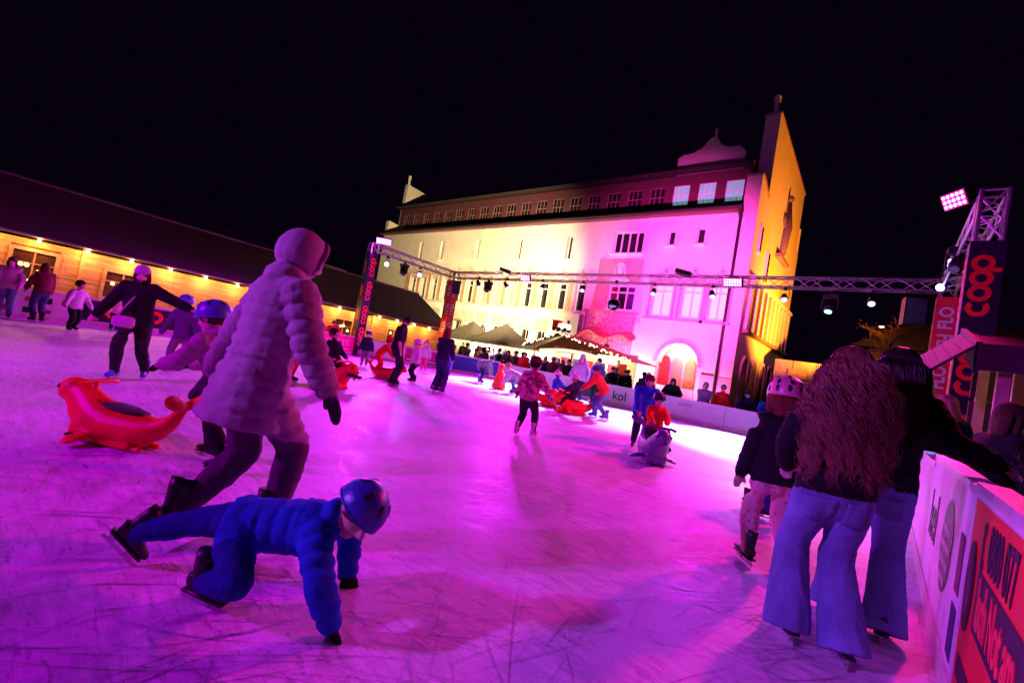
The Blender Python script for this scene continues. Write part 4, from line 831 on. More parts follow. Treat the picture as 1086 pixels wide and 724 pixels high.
    f.prims = prims; f.hideboot = bool(wide or flare > .4); f.folds = folds; f.quilt = quilt; f.H = H; f.voxel = voxel; f.skates = skates; f.sl = sl; f.rt = rt; f.fw = fw; f.up = up; f.child = child; f.an = None
    mb = MB()
    for p in prims:
        if p[0] == 't': mb.tube(p[1], p[2], p[5], True, p[4])
        else: mb.ball(p[1], p[2], 14, 10, p[4])
        if p[0] == 't':   # rounded ends
            for e_ in (0, -1):
                if (e_ == 0 and 0 in p[7]) or (e_ == -1 and 1 in p[7]): continue
                r = p[2][e_]; r = r if isinstance(r, (int, float)) else min(r); mb.ball(p[1][e_], r*.98, 10, 8)
    f.raw = mb.mesh('raw'); jobs.append(f); return f
def bake_all():
    tmp = []
    for f in jobs:
        o = bpy.data.objects.new('tmp', f.raw); COL.objects.link(o); m = o.modifiers.new('r', 'REMESH'); m.mode = 'VOXEL'; m.voxel_size = f.voxel; m.use_smooth_shade = True
        s = o.modifiers.new('s', 'SMOOTH'); s.factor = .5; s.iterations = 3; tmp.append((f, o))
    bpy.context.view_layer.update(); dg = bpy.context.evaluated_depsgraph_get()
    for f, o in tmp:
        me = bpy.data.meshes.new_from_object(o.evaluated_get(dg)); me.name = 'body'; n = len(me.vertices); co = np.empty(n*3); me.vertices.foreach_get('co', co); co = co.reshape(-1, 3)
        best = np.full(n, 1e9); mi = np.zeros(n, int); cr = np.zeros(n, bool); axl = np.zeros(n)
        for p in f.prims:
            if p[0] == 't':
                acc = 0.
                for a, b, ra, rb in zip(p[1], p[1][1:], p[2], p[2][1:]):
                    a_, b_ = np.array(a), np.array(b); ab = b_-a_; L2 = max(ab@ab, 1e-9); t = np.clip(((co-a_)@ab)/L2, 0, 1)
                    ra = ra if isinstance(ra, (int, float)) else (ra[0]+ra[1])/2; rb = rb if isinstance(rb, (int, float)) else (rb[0]+rb[1])/2
                    d = np.linalg.norm(co-(a_+t[:, None]*ab), axis=1)/(ra+(rb-ra)*t)
                    k = d < best; best[k] = d[k]; mi[k] = p[3]; cr[k] = bool(p[6]); axl[k] = acc+t[k]*math.sqrt(L2); acc += math.sqrt(L2)
            else:
                q = co-np.array(p[1]); M = np.array(p[4]) if p[4] else np.eye(3); q = (q@M)/np.array(p[2]); d = np.linalg.norm(q, axis=1)
                k = d < best; best[k] = d[k]; mi[k] = p[3]; cr[k] = False
        rel = co-np.array(f.pel); tt = rel@np.array(f.up)/f.spH; perp = np.linalg.norm(rel-np.outer(rel@np.array(f.up), np.array(f.up)), axis=1)
        s_ = cr & (perp < (.155 if f.lo > -.3 else .22)*f.H); mi[s_ & (tt > f.lo-.045)] = 0; mi[s_ & (tt <= f.lo-.045)] = 1
        # soft cloth folds
        nr = np.empty(n*3); me.vertices.foreach_get('normal', nr); nr = nr.reshape(-1, 3); amp = .0058*f.H/1.7*f.folds
        sc = 9*1.7/f.H
        cloth = np.where((mi == 0) | (mi == 1))[0]
        for i in cloth:
            c = co[i]; w = noise.noise((c[0]*sc*1.5, c[1]*sc*1.5, c[2]*sc*.35)) if mi[i] == 1 and c[2] < .45*f.H else noise.noise((c[0]*sc*.8, c[1]*sc*.8, c[2]*sc*1.9)); w = (1-abs(w)*2.2)*.8+.5*noise.noise((c[0]*sc*1.3+7, c[1]*sc*1.3, c[2]*sc*3.2)); co[i] += nr[i]*(w*amp)
        if f.quilt:
            J = mi == 0; q = np.abs(np.sin(np.pi*axl[J]/f.quilt)); cj = co[J]; w1 = np.array([noise.noise((c[0]*9, c[1]*9, c[2]*9)) for c in cj]); w2 = np.array([noise.noise((c[0]*34, c[1]*34, c[2]*26)) for c in cj])
            co[J] += nr[J]*(((q**.6-.55)*.016*(1+.55*w1)+w2*.003*(1.25-q))*f.H/1.7)[:, None]
        me.vertices.foreach_set('co', co.ravel())
        nf = len(me.polygons); ls = np.empty(nf, int); me.polygons.foreach_get('loop_start', ls); lv = np.empty(len(me.loops), int); me.loops.foreach_get('vertex_index', lv)
        me.materials.clear()
        for _ in range(5): me.materials.append(None)
        me.polygons.foreach_set('material_index', mi[lv[ls]].astype(np.int32)); me.polygons.foreach_set('use_smooth', [True]*nf); me.update(); f.me = me; bpy.data.objects.remove(o)
# head wear and hair, built in the head frame
def head_obj(f, name, mb, mat, root, smooth=True, rough=0.):
    if rough:
        mb.v = [tuple(V(v)*(1+rough*noise.noise(V(v)*14/f.k*.11))) for v in mb.v]
    o = mb.build(name, mat, root, smooth); M = f.HM.to_4x4(); M.translation = f.hc; o.matrix_local = M; return o
def hair(f, root, mat, length=0., name='hair', wave=.04, sides=True):
    k = f.k; mb = MB(); mb.ball((0, -.12*k, .26*k), (.82*k, .90*k, .86*k), 22, 16)
    if length:
        n = 9; pts = []; rad = []
        for i in range(n+1):
            t = i/n; pts.append((0, -.42*k-.22*k*math.sin(t*2.2), .35*k-length*t)); w = .78*k*(1+.18*math.sin(t*2.6))*(1-.35*t*t); rad.append((w, .42*k*(1-.45*t)))
        mb.tube(pts, rad, 20, True, (1, 0, 0))
        for s in (-1, 1) if sides else (): mb.tube([(s*.62*k, -.05*k, .3*k), (s*.74*k, -.05*k, -.3*k), (s*.74*k, -.12*k, -.3*k-length*.35), (s*.6*k, -.2*k, -.3*k-length*.6)], [.2*k, .22*k, .22*k, .1*k], 8)
    return head_obj(f, name, mb, mat, root, True, wave)
def beanie(f, root, mat, pom=False):
    k = f.k; mb = MB(); mb.ball((0, -.08*k, .42*k), (.84*k, .95*k, .78*k), 20, 14); o = head_obj(f, 'beanie', mb, mat, root)
    m2 = MB(); n = 24; pts = [(.82*k*math.cos(2*math.pi*i/n), -.06*k+.94*k*math.sin(2*math.pi*i/n), .36*k+.06*k*math.sin(2*math.pi*i/n)) for i in range(n+1)]; m2.tube(pts, .12*k, 7)
    c = head_obj(f, 'cuff', m2, mat, root); c.parent = o; c.matrix_local = Matrix()
    if pom: m3 = MB(); m3.ball((0, -.1*k, 1.28*k), .26*k, 10, 8); c = head_obj(f, 'pompom', m3, mat, root, True, .2); c.parent = o; c.matrix_local = Matrix()
    return o
def helmet(f, root, mat, vents=6, ventmat=None):
    k = f.k; mb = MB(); nu, nv = 26, 11; vs = []; C = V((0, -.08*k, .2*k)); rx, ry, rz = .98*k, 1.14*k, 1.02*k
    for i in range(nv+1):
        ph = i/nv*R(100)
        for j in range(nu):
            th = 2*math.pi*j/nu; bk = .12*k*max(0, -math.sin(th))*(i/nv)**3; vs.append(C+V((rx*math.sin(ph)*math.cos(th), ry*math.sin(ph)*math.sin(th), rz*math.cos(ph)-bk+(.1*k*max(0, math.sin(th)) if i == nv else 0))))
    fs = [(i*nu+j, (i+1)*nu+j, (i+1)*nu+(j+1) % nu, i*nu+(j+1) % nu) for i in range(nv) for j in range(nu)]; mb.add(vs, fs)
    rim = vs[-nu:]+[vs[-nu]]; mb.tube(rim, .05*k, 6, False)
    o = head_obj(f, 'helmet', mb, mat, root)
    vm = ventmat or blackpl; rows = [(34, 5), (60, 8), (84, 10)]; big_ = [(ph_, 2*math.pi*i/n_+.25*ph_) for ph_, n_ in rows for i in range(n_)]; vents = len(big_) if vents > 6 else vents; vv = .2 if vents > 6 else .26
    for q in range(vents):
        th = 2*math.pi*q/vents+.3 if vents <= 6 else big_[q][1]; ph = R(46 if vents <= 6 else big_[q][0]); m2 = MB(); n_ = V((math.sin(ph)*math.cos(th), math.sin(ph)*math.sin(th), math.cos(ph))); p = C+V((rx*n_.x, ry*n_.y, rz*n_.z))*1.003
        tz = V((math.cos(ph)*math.cos(th), math.cos(ph)*math.sin(th), -math.sin(ph))); ty = V((-math.sin(th), math.cos(th), 0)); nn = tz.cross(ty).normalized()
        Mv = Matrix((tz.normalized(), ty, nn)).transposed(); m2.ball(p, (vv*k, .11*k, .03*k), 10, 6, Mv); c = head_obj(f, 'vent', m2, vm, root); c.parent = o; c.matrix_local = Matrix()
    return o
def cap(f, root, mat):
    k = f.k; mb = MB(); mb.ball((0, -.06*k, .4*k), (.82*k, .93*k, .7*k), 18, 12); mb.tube([(0, .6*k, .45*k), (0, 1.0*k, .42*k), (0, 1.4*k, .34*k)], [(.55*k, .05*k), (.55*k, .04*k), (.35*k, .02*k)], 12, True, (1, 0, 0)); return head_obj(f, 'cap', mb, mat, root)
def face(f, root):
    k = f.k
    for s in (-1, 1):
        m = MB(); m.ball((s*.28*k, .735*k, .0*k), (.1*k, .06*k, .06*k), 8, 6); head_obj(f, 'eye', m, pm('eye_dark', (.02, .015, .015), .15, bump=0), root)
    m = MB(); m.ball((0, .80*k, -.46*k), (.2*k, .06*k, .045*k), 8, 6); head_obj(f, 'mouth', m, pm('lips', (.42, .14, .14), .5, bump=0), root)
def dress(f, label, loc, face_deg, mats, head=None, skate=BOOT, group=None, facing=False, z=0., name='person', hairm=None, extra=None):
    """one person: Empty with body, hair or hat, skates"""
    root = thing(name, label, 'person', (loc[0], loc[1], z), R(face_deg-90), group)
    b = lk('body', f.me, root)
    for i, m in enumerate(mats):
        b.material_slots[i].link = 'OBJECT'; b.material_slots[i].material = m
    hm = hairm or HAIRS['brown']
    for h in (('hair',) if head is None else head):
        h, *a = h if isinstance(h, tuple) else (h,)
        if h == 'hair': hair(f, root, hm, *a)
        elif h == 'beanie': beanie(f, root, *a)
        elif h == 'helmet': helmet(f, root, *a)
        elif h == 'cap': cap(f, root, *a)
    if f.skates and skate:
        s = max(.72, f.H/1.72)
        for M in f.feet:
            k = lk('skate', (BOOTL if f.hideboot else BOOTM)[skate.name], root, M @ Matrix.Scale(s, 4) @ Matrix.Translation((0, .01, 0))); lk('blade', BLM, k)
    if facing: face(f, root)
    return root
HAIRS = {n: pm('hair_'+n, c,   .75, var=.35, scale=5, bump=.5, bscale=26, stretch=(9, 9, .8), spec=.2) for n, c in dict(brown=(.07, .03, .016), dark=(.016, .011, .011), auburn=(.17, .045, .022), blond=(.42, .27, .13), grey=(.3, .28, .27)).items()}
BLK = fab((.014, .013, .017), 'black_fabric'); DKN = fab((.02, .022, .05), 'navy_fabric'); DEN = pm('denim', (.15, .235, .43), .85, var=.35, scale=3, bump=.4, bscale=90, spec=.15); DEND = pm('dark_denim', (.03, .05, .12), .85, var=.3, scale=4, bump=.4, bscale=90); WHT = fab((.62, .62, .66), 'white_fabric'); REDF = fab((.6, .02, .02), 'red_fabric'); ORG = fab((.75, .12, .03), 'orange_fabric'); GRY = fab((.2, .19, .2), 'grey_fabric'); BLUF = fab((.03, .10, .55), 'blue_fabric'); PNK = fab((.66, .16, .26), 'pink_fabric'); MRN = fab((.12, .015, .03), 'maroon_fabric'); MAUV = fab((.36, .25, .31), 'mauve_fabric'); BEI = fab((.50, .38, .32), 'beige_fabric'); BRN = fab((.11, .06, .04), 'brown_fabric'); TEAL = fab((.04, .2, .24), 'teal_fabric'); OLV = fab((.09, .09, .05), 'olive_fabric'); LAV = fab((.38, .33, .5), 'lavender_fabric')
def leggings():
    m = pm('dotted_leggings', (.6, .34, .36), .8); nt = m.node_tree; v = nd(nt, 'ShaderNodeTexVoronoi'); v.inputs['Scale'].default_value = 28; v.inputs['Randomness'].default_value = .25; tc = nd(nt, 'ShaderNodeTexCoord'); nt.links.new(tc.outputs['Object'], v.inputs['Vector'])
    rp = nd(nt, 'ShaderNodeValToRGB'); rp.color_ramp.elements[0].position = .2; rp.color_ramp.elements[0].color = (.16, .06, .09, 1); rp.color_ramp.elements[1].position = .24; rp.color_ramp.elements[1].color = (.62, .34, .36, 1); nt.links.new(v.outputs['Distance'], rp.inputs[0]); nt.links.new(rp.outputs[0], nt.nodes['Principled BSDF'].inputs['Base Color']); return m
def camo():
    m = pm('mottled_pink_camouflage', (.5, .2, .2), .85); nt = m.node_tree; v = nd(nt, 'ShaderNodeTexNoise'); v.inputs['Scale'].default_value = 14; tc = nd(nt, 'ShaderNodeTexCoord'); nt.links.new(tc.outputs['Object'], v.inputs['Vector'])
    rp = nd(nt, 'ShaderNodeValToRGB'); rp.color_ramp.interpolation = 'CONSTANT'; e = rp.color_ramp.elements; e[0].color = (.25, .06, .06, 1); e[1].position = .46; e[1].color = (.62, .26, .26, 1); x = e.new(.56); x.color = (.75, .5, .46, 1); nt.links.new(v.outputs['Fac'], rp.inputs[0]); nt.links.new(rp.outputs[0], nt.nodes['Principled BSDF'].inputs['Base Color']); return m
LEG = leggings(); CAMO = camo()
# ---- poses
stand = {}
lean_push = dict(lean=38, pelvis=(0, -.08, .46), feet=((-.07, -.14, 0, -10, 0), (.07, .04, 0, 10, 0)), hands=((-.1, .33, .46), (.1, .33, .46)), head=(0, -14))
skateP = dict(lean=14, feet=((-.08, -.08, 0, -12, 0), (.09, .09, 0, 8, 0)), hands=((-.24, .06, .45), (.24, .1, .47)))
crouch = dict(lean=74, pelvis=(0, -.1, .43), feet=((-.09, -.06, 0, -8, 0), (.09, .05, 0, 8, 0)), hands=((-.1, .26, .22), (.1, .28, .22)), head=(0, -30))
sit = dict(lean=2, pelvis=(0, 0, .25), feet=((-.13, .32, .02, -12, 0), (.13, .32, .02, 12, 0)), hands=((-.1, .27, .42), (.1, .27, .42)), poleK=((-.4, .3, 1), (.4, .3, 1)))
sitL = dict(lean=-14, pelvis=(0, 0, .27), feet=((-.1, .46, .0, -6, 12), (.1, .44, .05, 6, 14)), hands=((-.16, .1, .36), (.16, .1, .36)), poleK=((0, .2, 1), (0, .2, 1)), head=(0, -4))
folded = dict(hands=((.06, .17, .60), (-.04, .19, .58)), poleE=((-.9, .1, -.6), (.9, .1, -.6)))
mug = dict(hands=((-.15, .04, .44), (.05, .2, .68)), poleE=((-.6, -.8, -.2), (.7, -.2, -.8)))
railP = dict(lean=16, hands=((-.12, .26, .60), (.1, .28, .60)), poleE=((-.8, -.1, -.6), (.8, -.1, -.6)), head=(8, 6))
F_ = {}
# near group by the right boards
F_['curl'] = figure(1.66, dict(lean=3, pelvis=(0, 0, .515), feet=((-.078, .03, 0, -6, 0), (.068, -.04, 0, 8, 0)), hands=((-.10, .16, .57), (.09, .17, .57)), head=(-10, 2), poleE=((-.6, -.2, -.9), (.6, -.2, -.9))), wide=.073, folds=1.1, voxel=.0115, bulk=1.1, coat=.0)
F_['tall'] = figure(1.75, dict(lean=5, side=4, pelvis=(0, 0, .515), feet=((-.08, .02, 0, -6, 0), (.08, -.02, 0, 8, 0)), hands=((-.12, .10, .50), (.285, -.03, .672)), head=(22, 0), poleE=((-1, -.2, -.5), (.2, -1, -.6))), wide=.066, folds=1.1, voxel=.0115, bulk=1.14)
F_['kidhelm'] = figure(1.47, dict(lean=5, feet=((-.085, .02, 0, -10, 0), (.085, -.03, 0, 10, 0)), hands=((-.17, .07, .42), (.16, .12, .46)), head=(-14, 6)), True, voxel=.0115, bulk=1.18, coat=.08)
F_['mauve'] = figure(1.84, dict(lean=10, pelvis=(0, 0, .505), feet=((-.06, -.12, .02, -10, -12), (.07, .10, 0, 8, 0)), hands=((-.19, -.06, .49), (.19, .14, .52)), head=(-6, 10)), voxel=.013, bulk=1.22, coat=.5, glove=True, hood=True, folds=1.2, quilt=.085)
F_['lunge'] = figure(1.30, dict(lean=84, pelvis=(0, -.06, .22), feet=((-.09, -.50, .035, -25, -50), (.10, -.12, 0, 10, -10)), hands=((-.16, .30, .05), (.18, .34, .05)), head=(-40, 4), poleK=((-.3, .3, .4), (.6, .8, .4)), poleE=((-1, .1, .4), (1, .1, .4))), True, voxel=.0115, bulk=1.22, glove=True, hoodie=True, coat=.1, folds=1.6, quilt=.075)
F_['pusher'] = figure(1.38, dict(lean=26, pelvis=(0, -.05, .455), feet=((-.1, -.2, 0, -18, 0), (.09, .06, 0, 10, 0)), hands=((-.11, .30, .56), (.11, .30, .56)), head=(0, 0)), True, voxel=.014, bulk=1.26, coat=.18, glove=True, quilt=.07, hoodie=True)
F_['arms'] = figure(1.68, folds=1.5, pose=dict(lean=8, feet=((-.09, -.11, 0, -10, 0), (.07, .07, 0, 8, 0)), hands=((-.40, .04, .70), (.27, .12, .5)), head=(10, 12), poleE=((0, -1, -.3), (.5, -.8, -.3))), voxel=.016, bulk=1.2, coat=.08)
F_['kidskate'] = figure(1.36, skateP, True, voxel=.02, quilt=.075, bulk=1.22, coat=.1)
F_['lpush'] = figure(1.5, lean_push, voxel=.02, bulk=1.18, coat=.03)
F_['lpushk'] = figure(1.25, lean_push, True, voxel=.02, bulk=1.2)
F_['crouchk'] = figure(1.3, crouch, True, voxel=.02, bulk=1.2)
F_['crouch'] = figure(1.5, crouch, voxel=.02, bulk=1.12)
F_['sitk'] = figure(1.12, sit, True, voxel=.018, quilt=.075, bulk=1.22)
F_['sitl'] = figure(1.3, sitL, True, voxel=.02, bulk=1.15)
F_['man'] = figure(1.80, dict(lean=7, feet=((-.07, -.02, 0, -6, 0), (.07, .04, 0, 8, 0)), hands=((-.16, .05, .46), (.15, .12, .46)), head=(0, 24)), flare=.55, voxel=.02, bulk=1.1, sleeve=False, coat=.05)
F_['woman'] = figure(1.66, dict(lean=3, hands=((-.08, .2, .6), (.1, .16, .55))), flare=.6, voxel=.02, bulk=1.08)
F_['kidstand'] = figure(1.22, dict(lean=4, hands=((-.19, .05, .46), (.19, .05, .46))), True, voxel=.02, quilt=.075, bulk=1.25, coat=.06)
F_['kidwalk'] = figure(1.30, dict(lean=6, feet=((-.08, -.05, 0, -6, 0), (.1, .08, 0, 10, 0)), hands=((-.22, .12, .5), (.28, .14, .48))), True, voxel=.018, bulk=1.28, coat=.06)
F_['sp1'] = figure(1.70, dict(lean=2), voxel=.024, bulk=1.22, coat=.12, skates=False)
F_['sp2'] = figure(1.70, folded, voxel=.024, quilt=.075, bulk=1.22, coat=.1, skates=False)
F_['sp3'] = figure(1.66, mug, voxel=.024, bulk=1.2, coat=.2, skates=False)
F_['rail'] = figure(1.66, railP, voxel=.02, quilt=.075, bulk=1.22, coat=.1, skates=False)
F_['skst'] = figure(1.62, dict(lean=5, hands=((-.14, .16, .55), (.16, .1, .48)), head=(0, 10)), voxel=.022, bulk=1.15, coat=.04)
bake_all()
# ---- near group
def strands(f, name, mat, root, n, length, curl, wl, seed, spread=1.0, rad=.0042, clump=1):
    rs = random.Random(seed); k = f.k; mb = MB(); H = f.H
    for i in range(n):
        if i % clump == 0:
            th0 = rs.uniform(R(165), R(375)); ph0 = rs.uniform(R(6), R(98)); p10 = rs.uniform(0, 6.28); am0 = curl*rs.uniform(.35, 1.5); w0 = wl*rs.uniform(.65, 1.7); L0 = length*rs.uniform(.74, 1.06)
        g_ = .06 if clump > 1 else 0.
        th = th0+rs.gauss(0, g_); ph = max(.05, ph0+rs.gauss(0, g_)); c = V((0, -.1*k, .24*k)); nx = V((math.sin(ph)*math.cos(th), math.sin(ph)*math.sin(th), math.cos(ph)))
        p0 = c+V((nx.x*.86*k, nx.y*.96*k, nx.z*.92*k)); L = L0*rs.uniform(.93, 1.05); out = V((nx.x, nx.y, 0)); out = out.normalized() if out.length > .1 else V((0, -1, 0)); pts = []; rad_ = []; m = 40; p1 = p10+rs.gauss(0, .35); am = am0*rs.uniform(.8, 1.2); w = w0
        # drape: down over the skull, then out over the shoulders and down the back
        for j in range(m+1):
            s = j/m; dn = s*L
            wid = .90*k+spread*.052*H*min(1, dn/(.20*H))*(1-.18*s); fl = min(1, dn/(1.1*k))
            tgt = V((out.x*wid*(1-.1*s), (-.12*k+min(out.y, .25)*wid*.9)-(.025*H*fl), p0.z-dn*(.93))); q = p0.lerp(tgt, fl)
            if fl < 1: q = V((q.x, q.y, p0.z-dn*.9)); e = V((q.x/(.90*k), (q.y+.1*k)/(1.0*k), (q.z-.24*k)/(.95*k))); 
            if fl < 1 and e.length < 1 and q.z > -.2*k: e = e.normalized() if e.length > .01 else V((0,0,1)); q = V((e.x*.90*k, e.y*1.0*k-.1*k, e.z*.95*k+.24*k))
            a = p1+dn/w*6.283; env = am*min(1, s*3); q = q+V((math.cos(a), math.sin(a)*.8, math.sin(a*.5)*.4))*env
            pts.append(q); rad_.append(rad*(1.0 if s < .75 else 1.0-.7*(s-.75)/.25))
        mb.tube(pts, rad_, 4, False)
    o = head_obj(f, name, mb, mat, root); o['kind'] = 'stuff'; return o
# heading 130 = straight away from the camera
r = dress(F_['curl'], 'girl with long curly brown hair, black sweater and wide blue jeans seen from behind', (-.17, 3.22), 118, (BLK, DEN, SKIN2, BOOT, BLK), head=(('hair', .52, 'hair', .06),), hairm=HAIRS['auburn'])
HC = pm('curly_brown_hair', (.21, .085, .048), .42, var=.5, scale=3, bump=0, spec=.6)
strands(F_['curl'], 'curls', HC, r, 1700, .72, .016, .11, 4, 1.35, .0021, 10)
strands(F_['curl'], 'flyaway_hair', HC, r, 160, .74, .026, .14, 14, 1.75, .0013, 1)
from mathutils.bvhtree import BVHTree
def stitched(root, fme, name, mat, cx, cz, w, h, off=.004, back=True, taper=.25):     # cloth patch laid onto the body surface
    bv = BVHTree.FromPolygons([v.co for v in fme.vertices], [p.vertices for p in fme.polygons]); n = 6; vs = []; d = V((0, 1, 0)) if back else V((0, -1, 0))
    for j in range(n+1):
        for i in range(n+1):
            u = (i/n-.5)*w; v = (j/n-.5)*h
            if j == 0: v += taper*h*abs(i/n-.5)*1.2-.1*h
            o = V((cx+u, -1 if back else 1, cz+v)); q = bv.ray_cast(o, d)[0]
            vs.append((q if q else V((cx+u, 0, cz+v)))-d*off)
    m = MB(); m.add(vs, [(j*(n+1)+i, j*(n+1)+i+1, (j+1)*(n+1)+i+1, (j+1)*(n+1)+i) for j in range(n) for i in range(n)])
    o = m.build(name, mat, root, True); s = o.modifiers.new('s', 'SOLIDIFY'); s.thickness = .003; return o
for s in (-1, 1): stitched(r, F_['curl'].me, 'back_pocket', pm('denim_pocket', (.12, .19, .36), .85, var=.3, bump=.4, bscale=90), s*.088, .775, .125, .135)
r = dress(F_['tall'], 'taller girl with long straight dark hair leaning her arm on the boards', (-.01, 3.78), 92, (BLK, DEN, SKIN2, BOOT, BLK), head=(('hair', .45, 'hair', .03),), hairm=HAIRS['dark'])
strands(F_['tall'], 'hair_strands', pm('straight_dark_hair', (.028, .016, .014), .38, var=.4, bump=0, spec=.6), r, 1300, .60, .005, .3, 9, .95, .0022, 6)
PINKH = pm('pink_helmet_shell', (.72, .22, .34), .35, var=.05, bump=0)
for s in (-1, 1): stitched(r, F_['tall'].me, 'back_pocket', pm('denim_pocket', (.12, .19, .36)), s*.085, .79, .12, .13)
r = dress(F_['kidhelm'], 'child in pink cycling helmet with black vents, black hoodie and dotted leggings', (-.60, 4.2), 122, (BLK, LEG, SKIN2, BOOT, BLK), head=(('hair', .22, 'hair', .05), ('helmet', PINKH, 14)), hairm=HAIRS['auburn'])
# spectators beyond the right boards
r = dress(F_['rail'], 'blond woman with shoulder-length hair standing behind the side boards', (.66, 6.9), 150, (BLK, BLK, SKIN2, BLK, BLK), head=(('hair', .34, 'hair', .03),), hairm=HAIRS['blond'], z=.05, skate=None)
r = dress(F_['sp3'], 'brown-haired woman in dark coat turned sideways beside the pine sprigs', (.70, 5.3), 28, (BLK, BLK, SKIN2, BLK, BLK), head=(('hair', .2, 'hair', .05),), hairm=HAIRS['brown'], z=-.04, skate=None, facing=True)
r = dress(F_['sp2'], 'person in dark jacket with a blue cap beside the wooden stall', (.88, 5.85), 210, (DKN, BLK, SKIN, BLK, BLK), head=('hair', ('beanie', BLUF)), z=-.1, skate=None, facing=True)
# ---- left foreground
MV = dress(F_['mauve'], 'tall skater in long quilted mauve coat with the hood up striding past', (-2.80, 1.10), 92, (MAUV, fab((.10, .07, .10), 'plum_grey_fabric'), SKIN, BOOT, fab((.06, .04, .06), 'dark_mittens')), head=(), skate=BOOT)
fm = MB(); k_ = F_['mauve'].k
fm.tube([(.84*k_*math.cos(R(-50+280*i/24)), .60*k_+.06*k_*math.sin(R(-50+280*i/24)), .12*k_+1.0*k_*math.sin(R(-50+280*i/24))) for i in range(25)], .11*k_, 8); head_obj(F_['mauve'], 'hood_rim', fm, MAUV, MV, True, .05)
r = dress(F_['lunge'], 'child in royal blue snowsuit lunging low over the ice', (-2.20, 1.02), 44, (fab((.015, .06, .42), 'royal_blue_snowsuit'), fab((.012, .03, .22), 'dark_blue_trousers'), SKIN, BOOT, BLK), head=('hair', ('helmet', pm('navy_helmet_shell', (.03, .05, .3), .35), 6)))
BLH = pm('blue_helmet_shell', (.10, .24, .62), .35, var=.05, bump=0)
r = dress(F_['pusher'], 'child in blue helmet and beige jacket pushing the empty red seal', (-4.28, 1.42), 212, (fab((.42, .34, .36), 'oatmeal_fabric'), BLK, SKIN2, BOOT, BLK), head=('hair', ('helmet', BLH, 6)))
bag = dress(F_['arms'], 'skater in lilac beanie and black jacket with arms outstretched and a pale shoulder bag', (-8.62, 1.62), 330, (BLK, pm('black_trousers', (.012, .012, .014), .8), SKIN2, BOOTB, BLK), head=(('hair', .2, 'hair', .05), ('beanie', fab((.46, .34, .55), 'lilac_knit'))), skate=BOOTB, facing=True)  # blue light on the skates is put into the boot colour
bg_ = MB(); bg_.tube([(-.13, 0, 0), (-.1, 0, .0), (.1, 0, 0), (.13, 0, 0)], [(.06, .03), (.085, .045), (.085, .045), (.06, .03)], 14, True, (0, 0, 1)); o = bg_.build('shoulder_bag', fab((.55, .5, .5), 'pale_bag_leather', .5), bag, True); o.location = (.06, .27, .86)
o = MB().tube([(-.1, .1, 1.42), (.0, .19, 1.25), (.1, .24, 1.05), (.16, .26, .88)], .012, 6).build('bag_strap', fab((.45, .4, .42), 'strap_leather'), bag)
r = dress(F_['kidskate'], 'child in blue helmet and dusky violet jacket behind the outstretched skater', (-10.1, 2.62), 320, (fab((.11, .09, .16), 'dusky_violet_fabric'), GRY, SKIN, BOOTB, BLK), head=('hair', ('helmet', BLH, 6)), skate=BOOTB, facing=True)
# ---- along the left boards
dress(F_['skst'], 'skater in lilac pink jacket and jeans by the logo boards', (-18.0, .62), 350, (fab((.5, .32, .5), 'lilac_pink_fabric'), DEN, SKIN, BOOT, BLK), head=(('hair', .25, 'hair', .05),), hairm=HAIRS['brown'])
dress(F_['skst'], 'skater with long dark hair in a maroon jacket by the logo boards', (-17.9, 1.25), 200, (MRN, DEND, SKIN, BOOT, BLK), head=(('hair', .45, 'hair', .04),), hairm=HAIRS['brown'])
dress(F_['kidwalk'], 'dark-haired child in white jacket skating along the logo boards', (-16.2, 1.75), 30, (WHT, BLK, SKIN, BOOT, BLK), hairm=HAIRS['dark'])
dress(F_['kidstand'], 'child in blue helmet and pale pink coat in front of the coop board', (-17.3, 2.75), 20, (fab((.6, .42, .45), 'pale_pink_fabric'), BLK, SKIN, BOOTB, BLK), head=('hair', ('helmet', BLH, 4)), skate=BOOTB)
dress(F_['rail'], 'man in dark clothes behind the boards near the far hut window', (-19.25, 8.1), 320, (BLK, BLK, SKIN, BLK, BLK), z=-.2, skate=None)
dress(F_['rail'], 'man in red jacket leaning over the SCHULTE board', (-19.1, 10.4), 330, (REDF, BLK, SKIN, BLK, BLK), z=-.2, skate=None, facing=True)
# ---- mid ice
dress(F_['lpush'], 'skater in grey jacket, pink beanie and red trousers pushing a red seal', (-9.35, 4.3), 60, (GRY, fab((.5, .02, .08), 'crimson_fabric'), SKIN, BOOT, BLK), head=('hair', ('beanie', PNK)))
dress(F_['sitl'], 'child in black riding the red seal with legs stretched forward', (-9.0, 5.05), 20, (BLK, BLK, SKIN, BOOT, BLK), hairm=HAIRS['dark'], z=.16)
dress(F_['kidstand'], 'child in dark jacket standing at the boards beside the banner tower', (-13.9, 8.9), 320, (DKN, GRY, SKIN, BOOTB, BLK), head=('hair', ('helmet', pm('black_helmet_shell', (.02, .02, .03), .35), 4)))
dress(F_['lpushk'], 'child in red overalls bending forward beside the man in black', (-11.7, 8.05), 40, (REDF, REDF, SKIN, BOOTB, BLK), head=('hair', ('beanie', REDF)), skate=BOOTB)
dress(F_['man'], 'tall man in black short-sleeved shirt looking down at a child', (-9.8, 7.15), 35, (BLK, fab((.03, .028, .04), 'charcoal_fabric'), SKIN2, BOOT, BLK), hairm=HAIRS['dark'])
dress(F_['kidstand'], 'child in white jacket and black trousers next to the man in black', (-10.5, 8.4), 250, (WHT, BLK, SKIN, BOOT, BLK), head=('hair', ('helmet', pm('white_helmet_shell', (.7, .7, .72), .35), 4)))
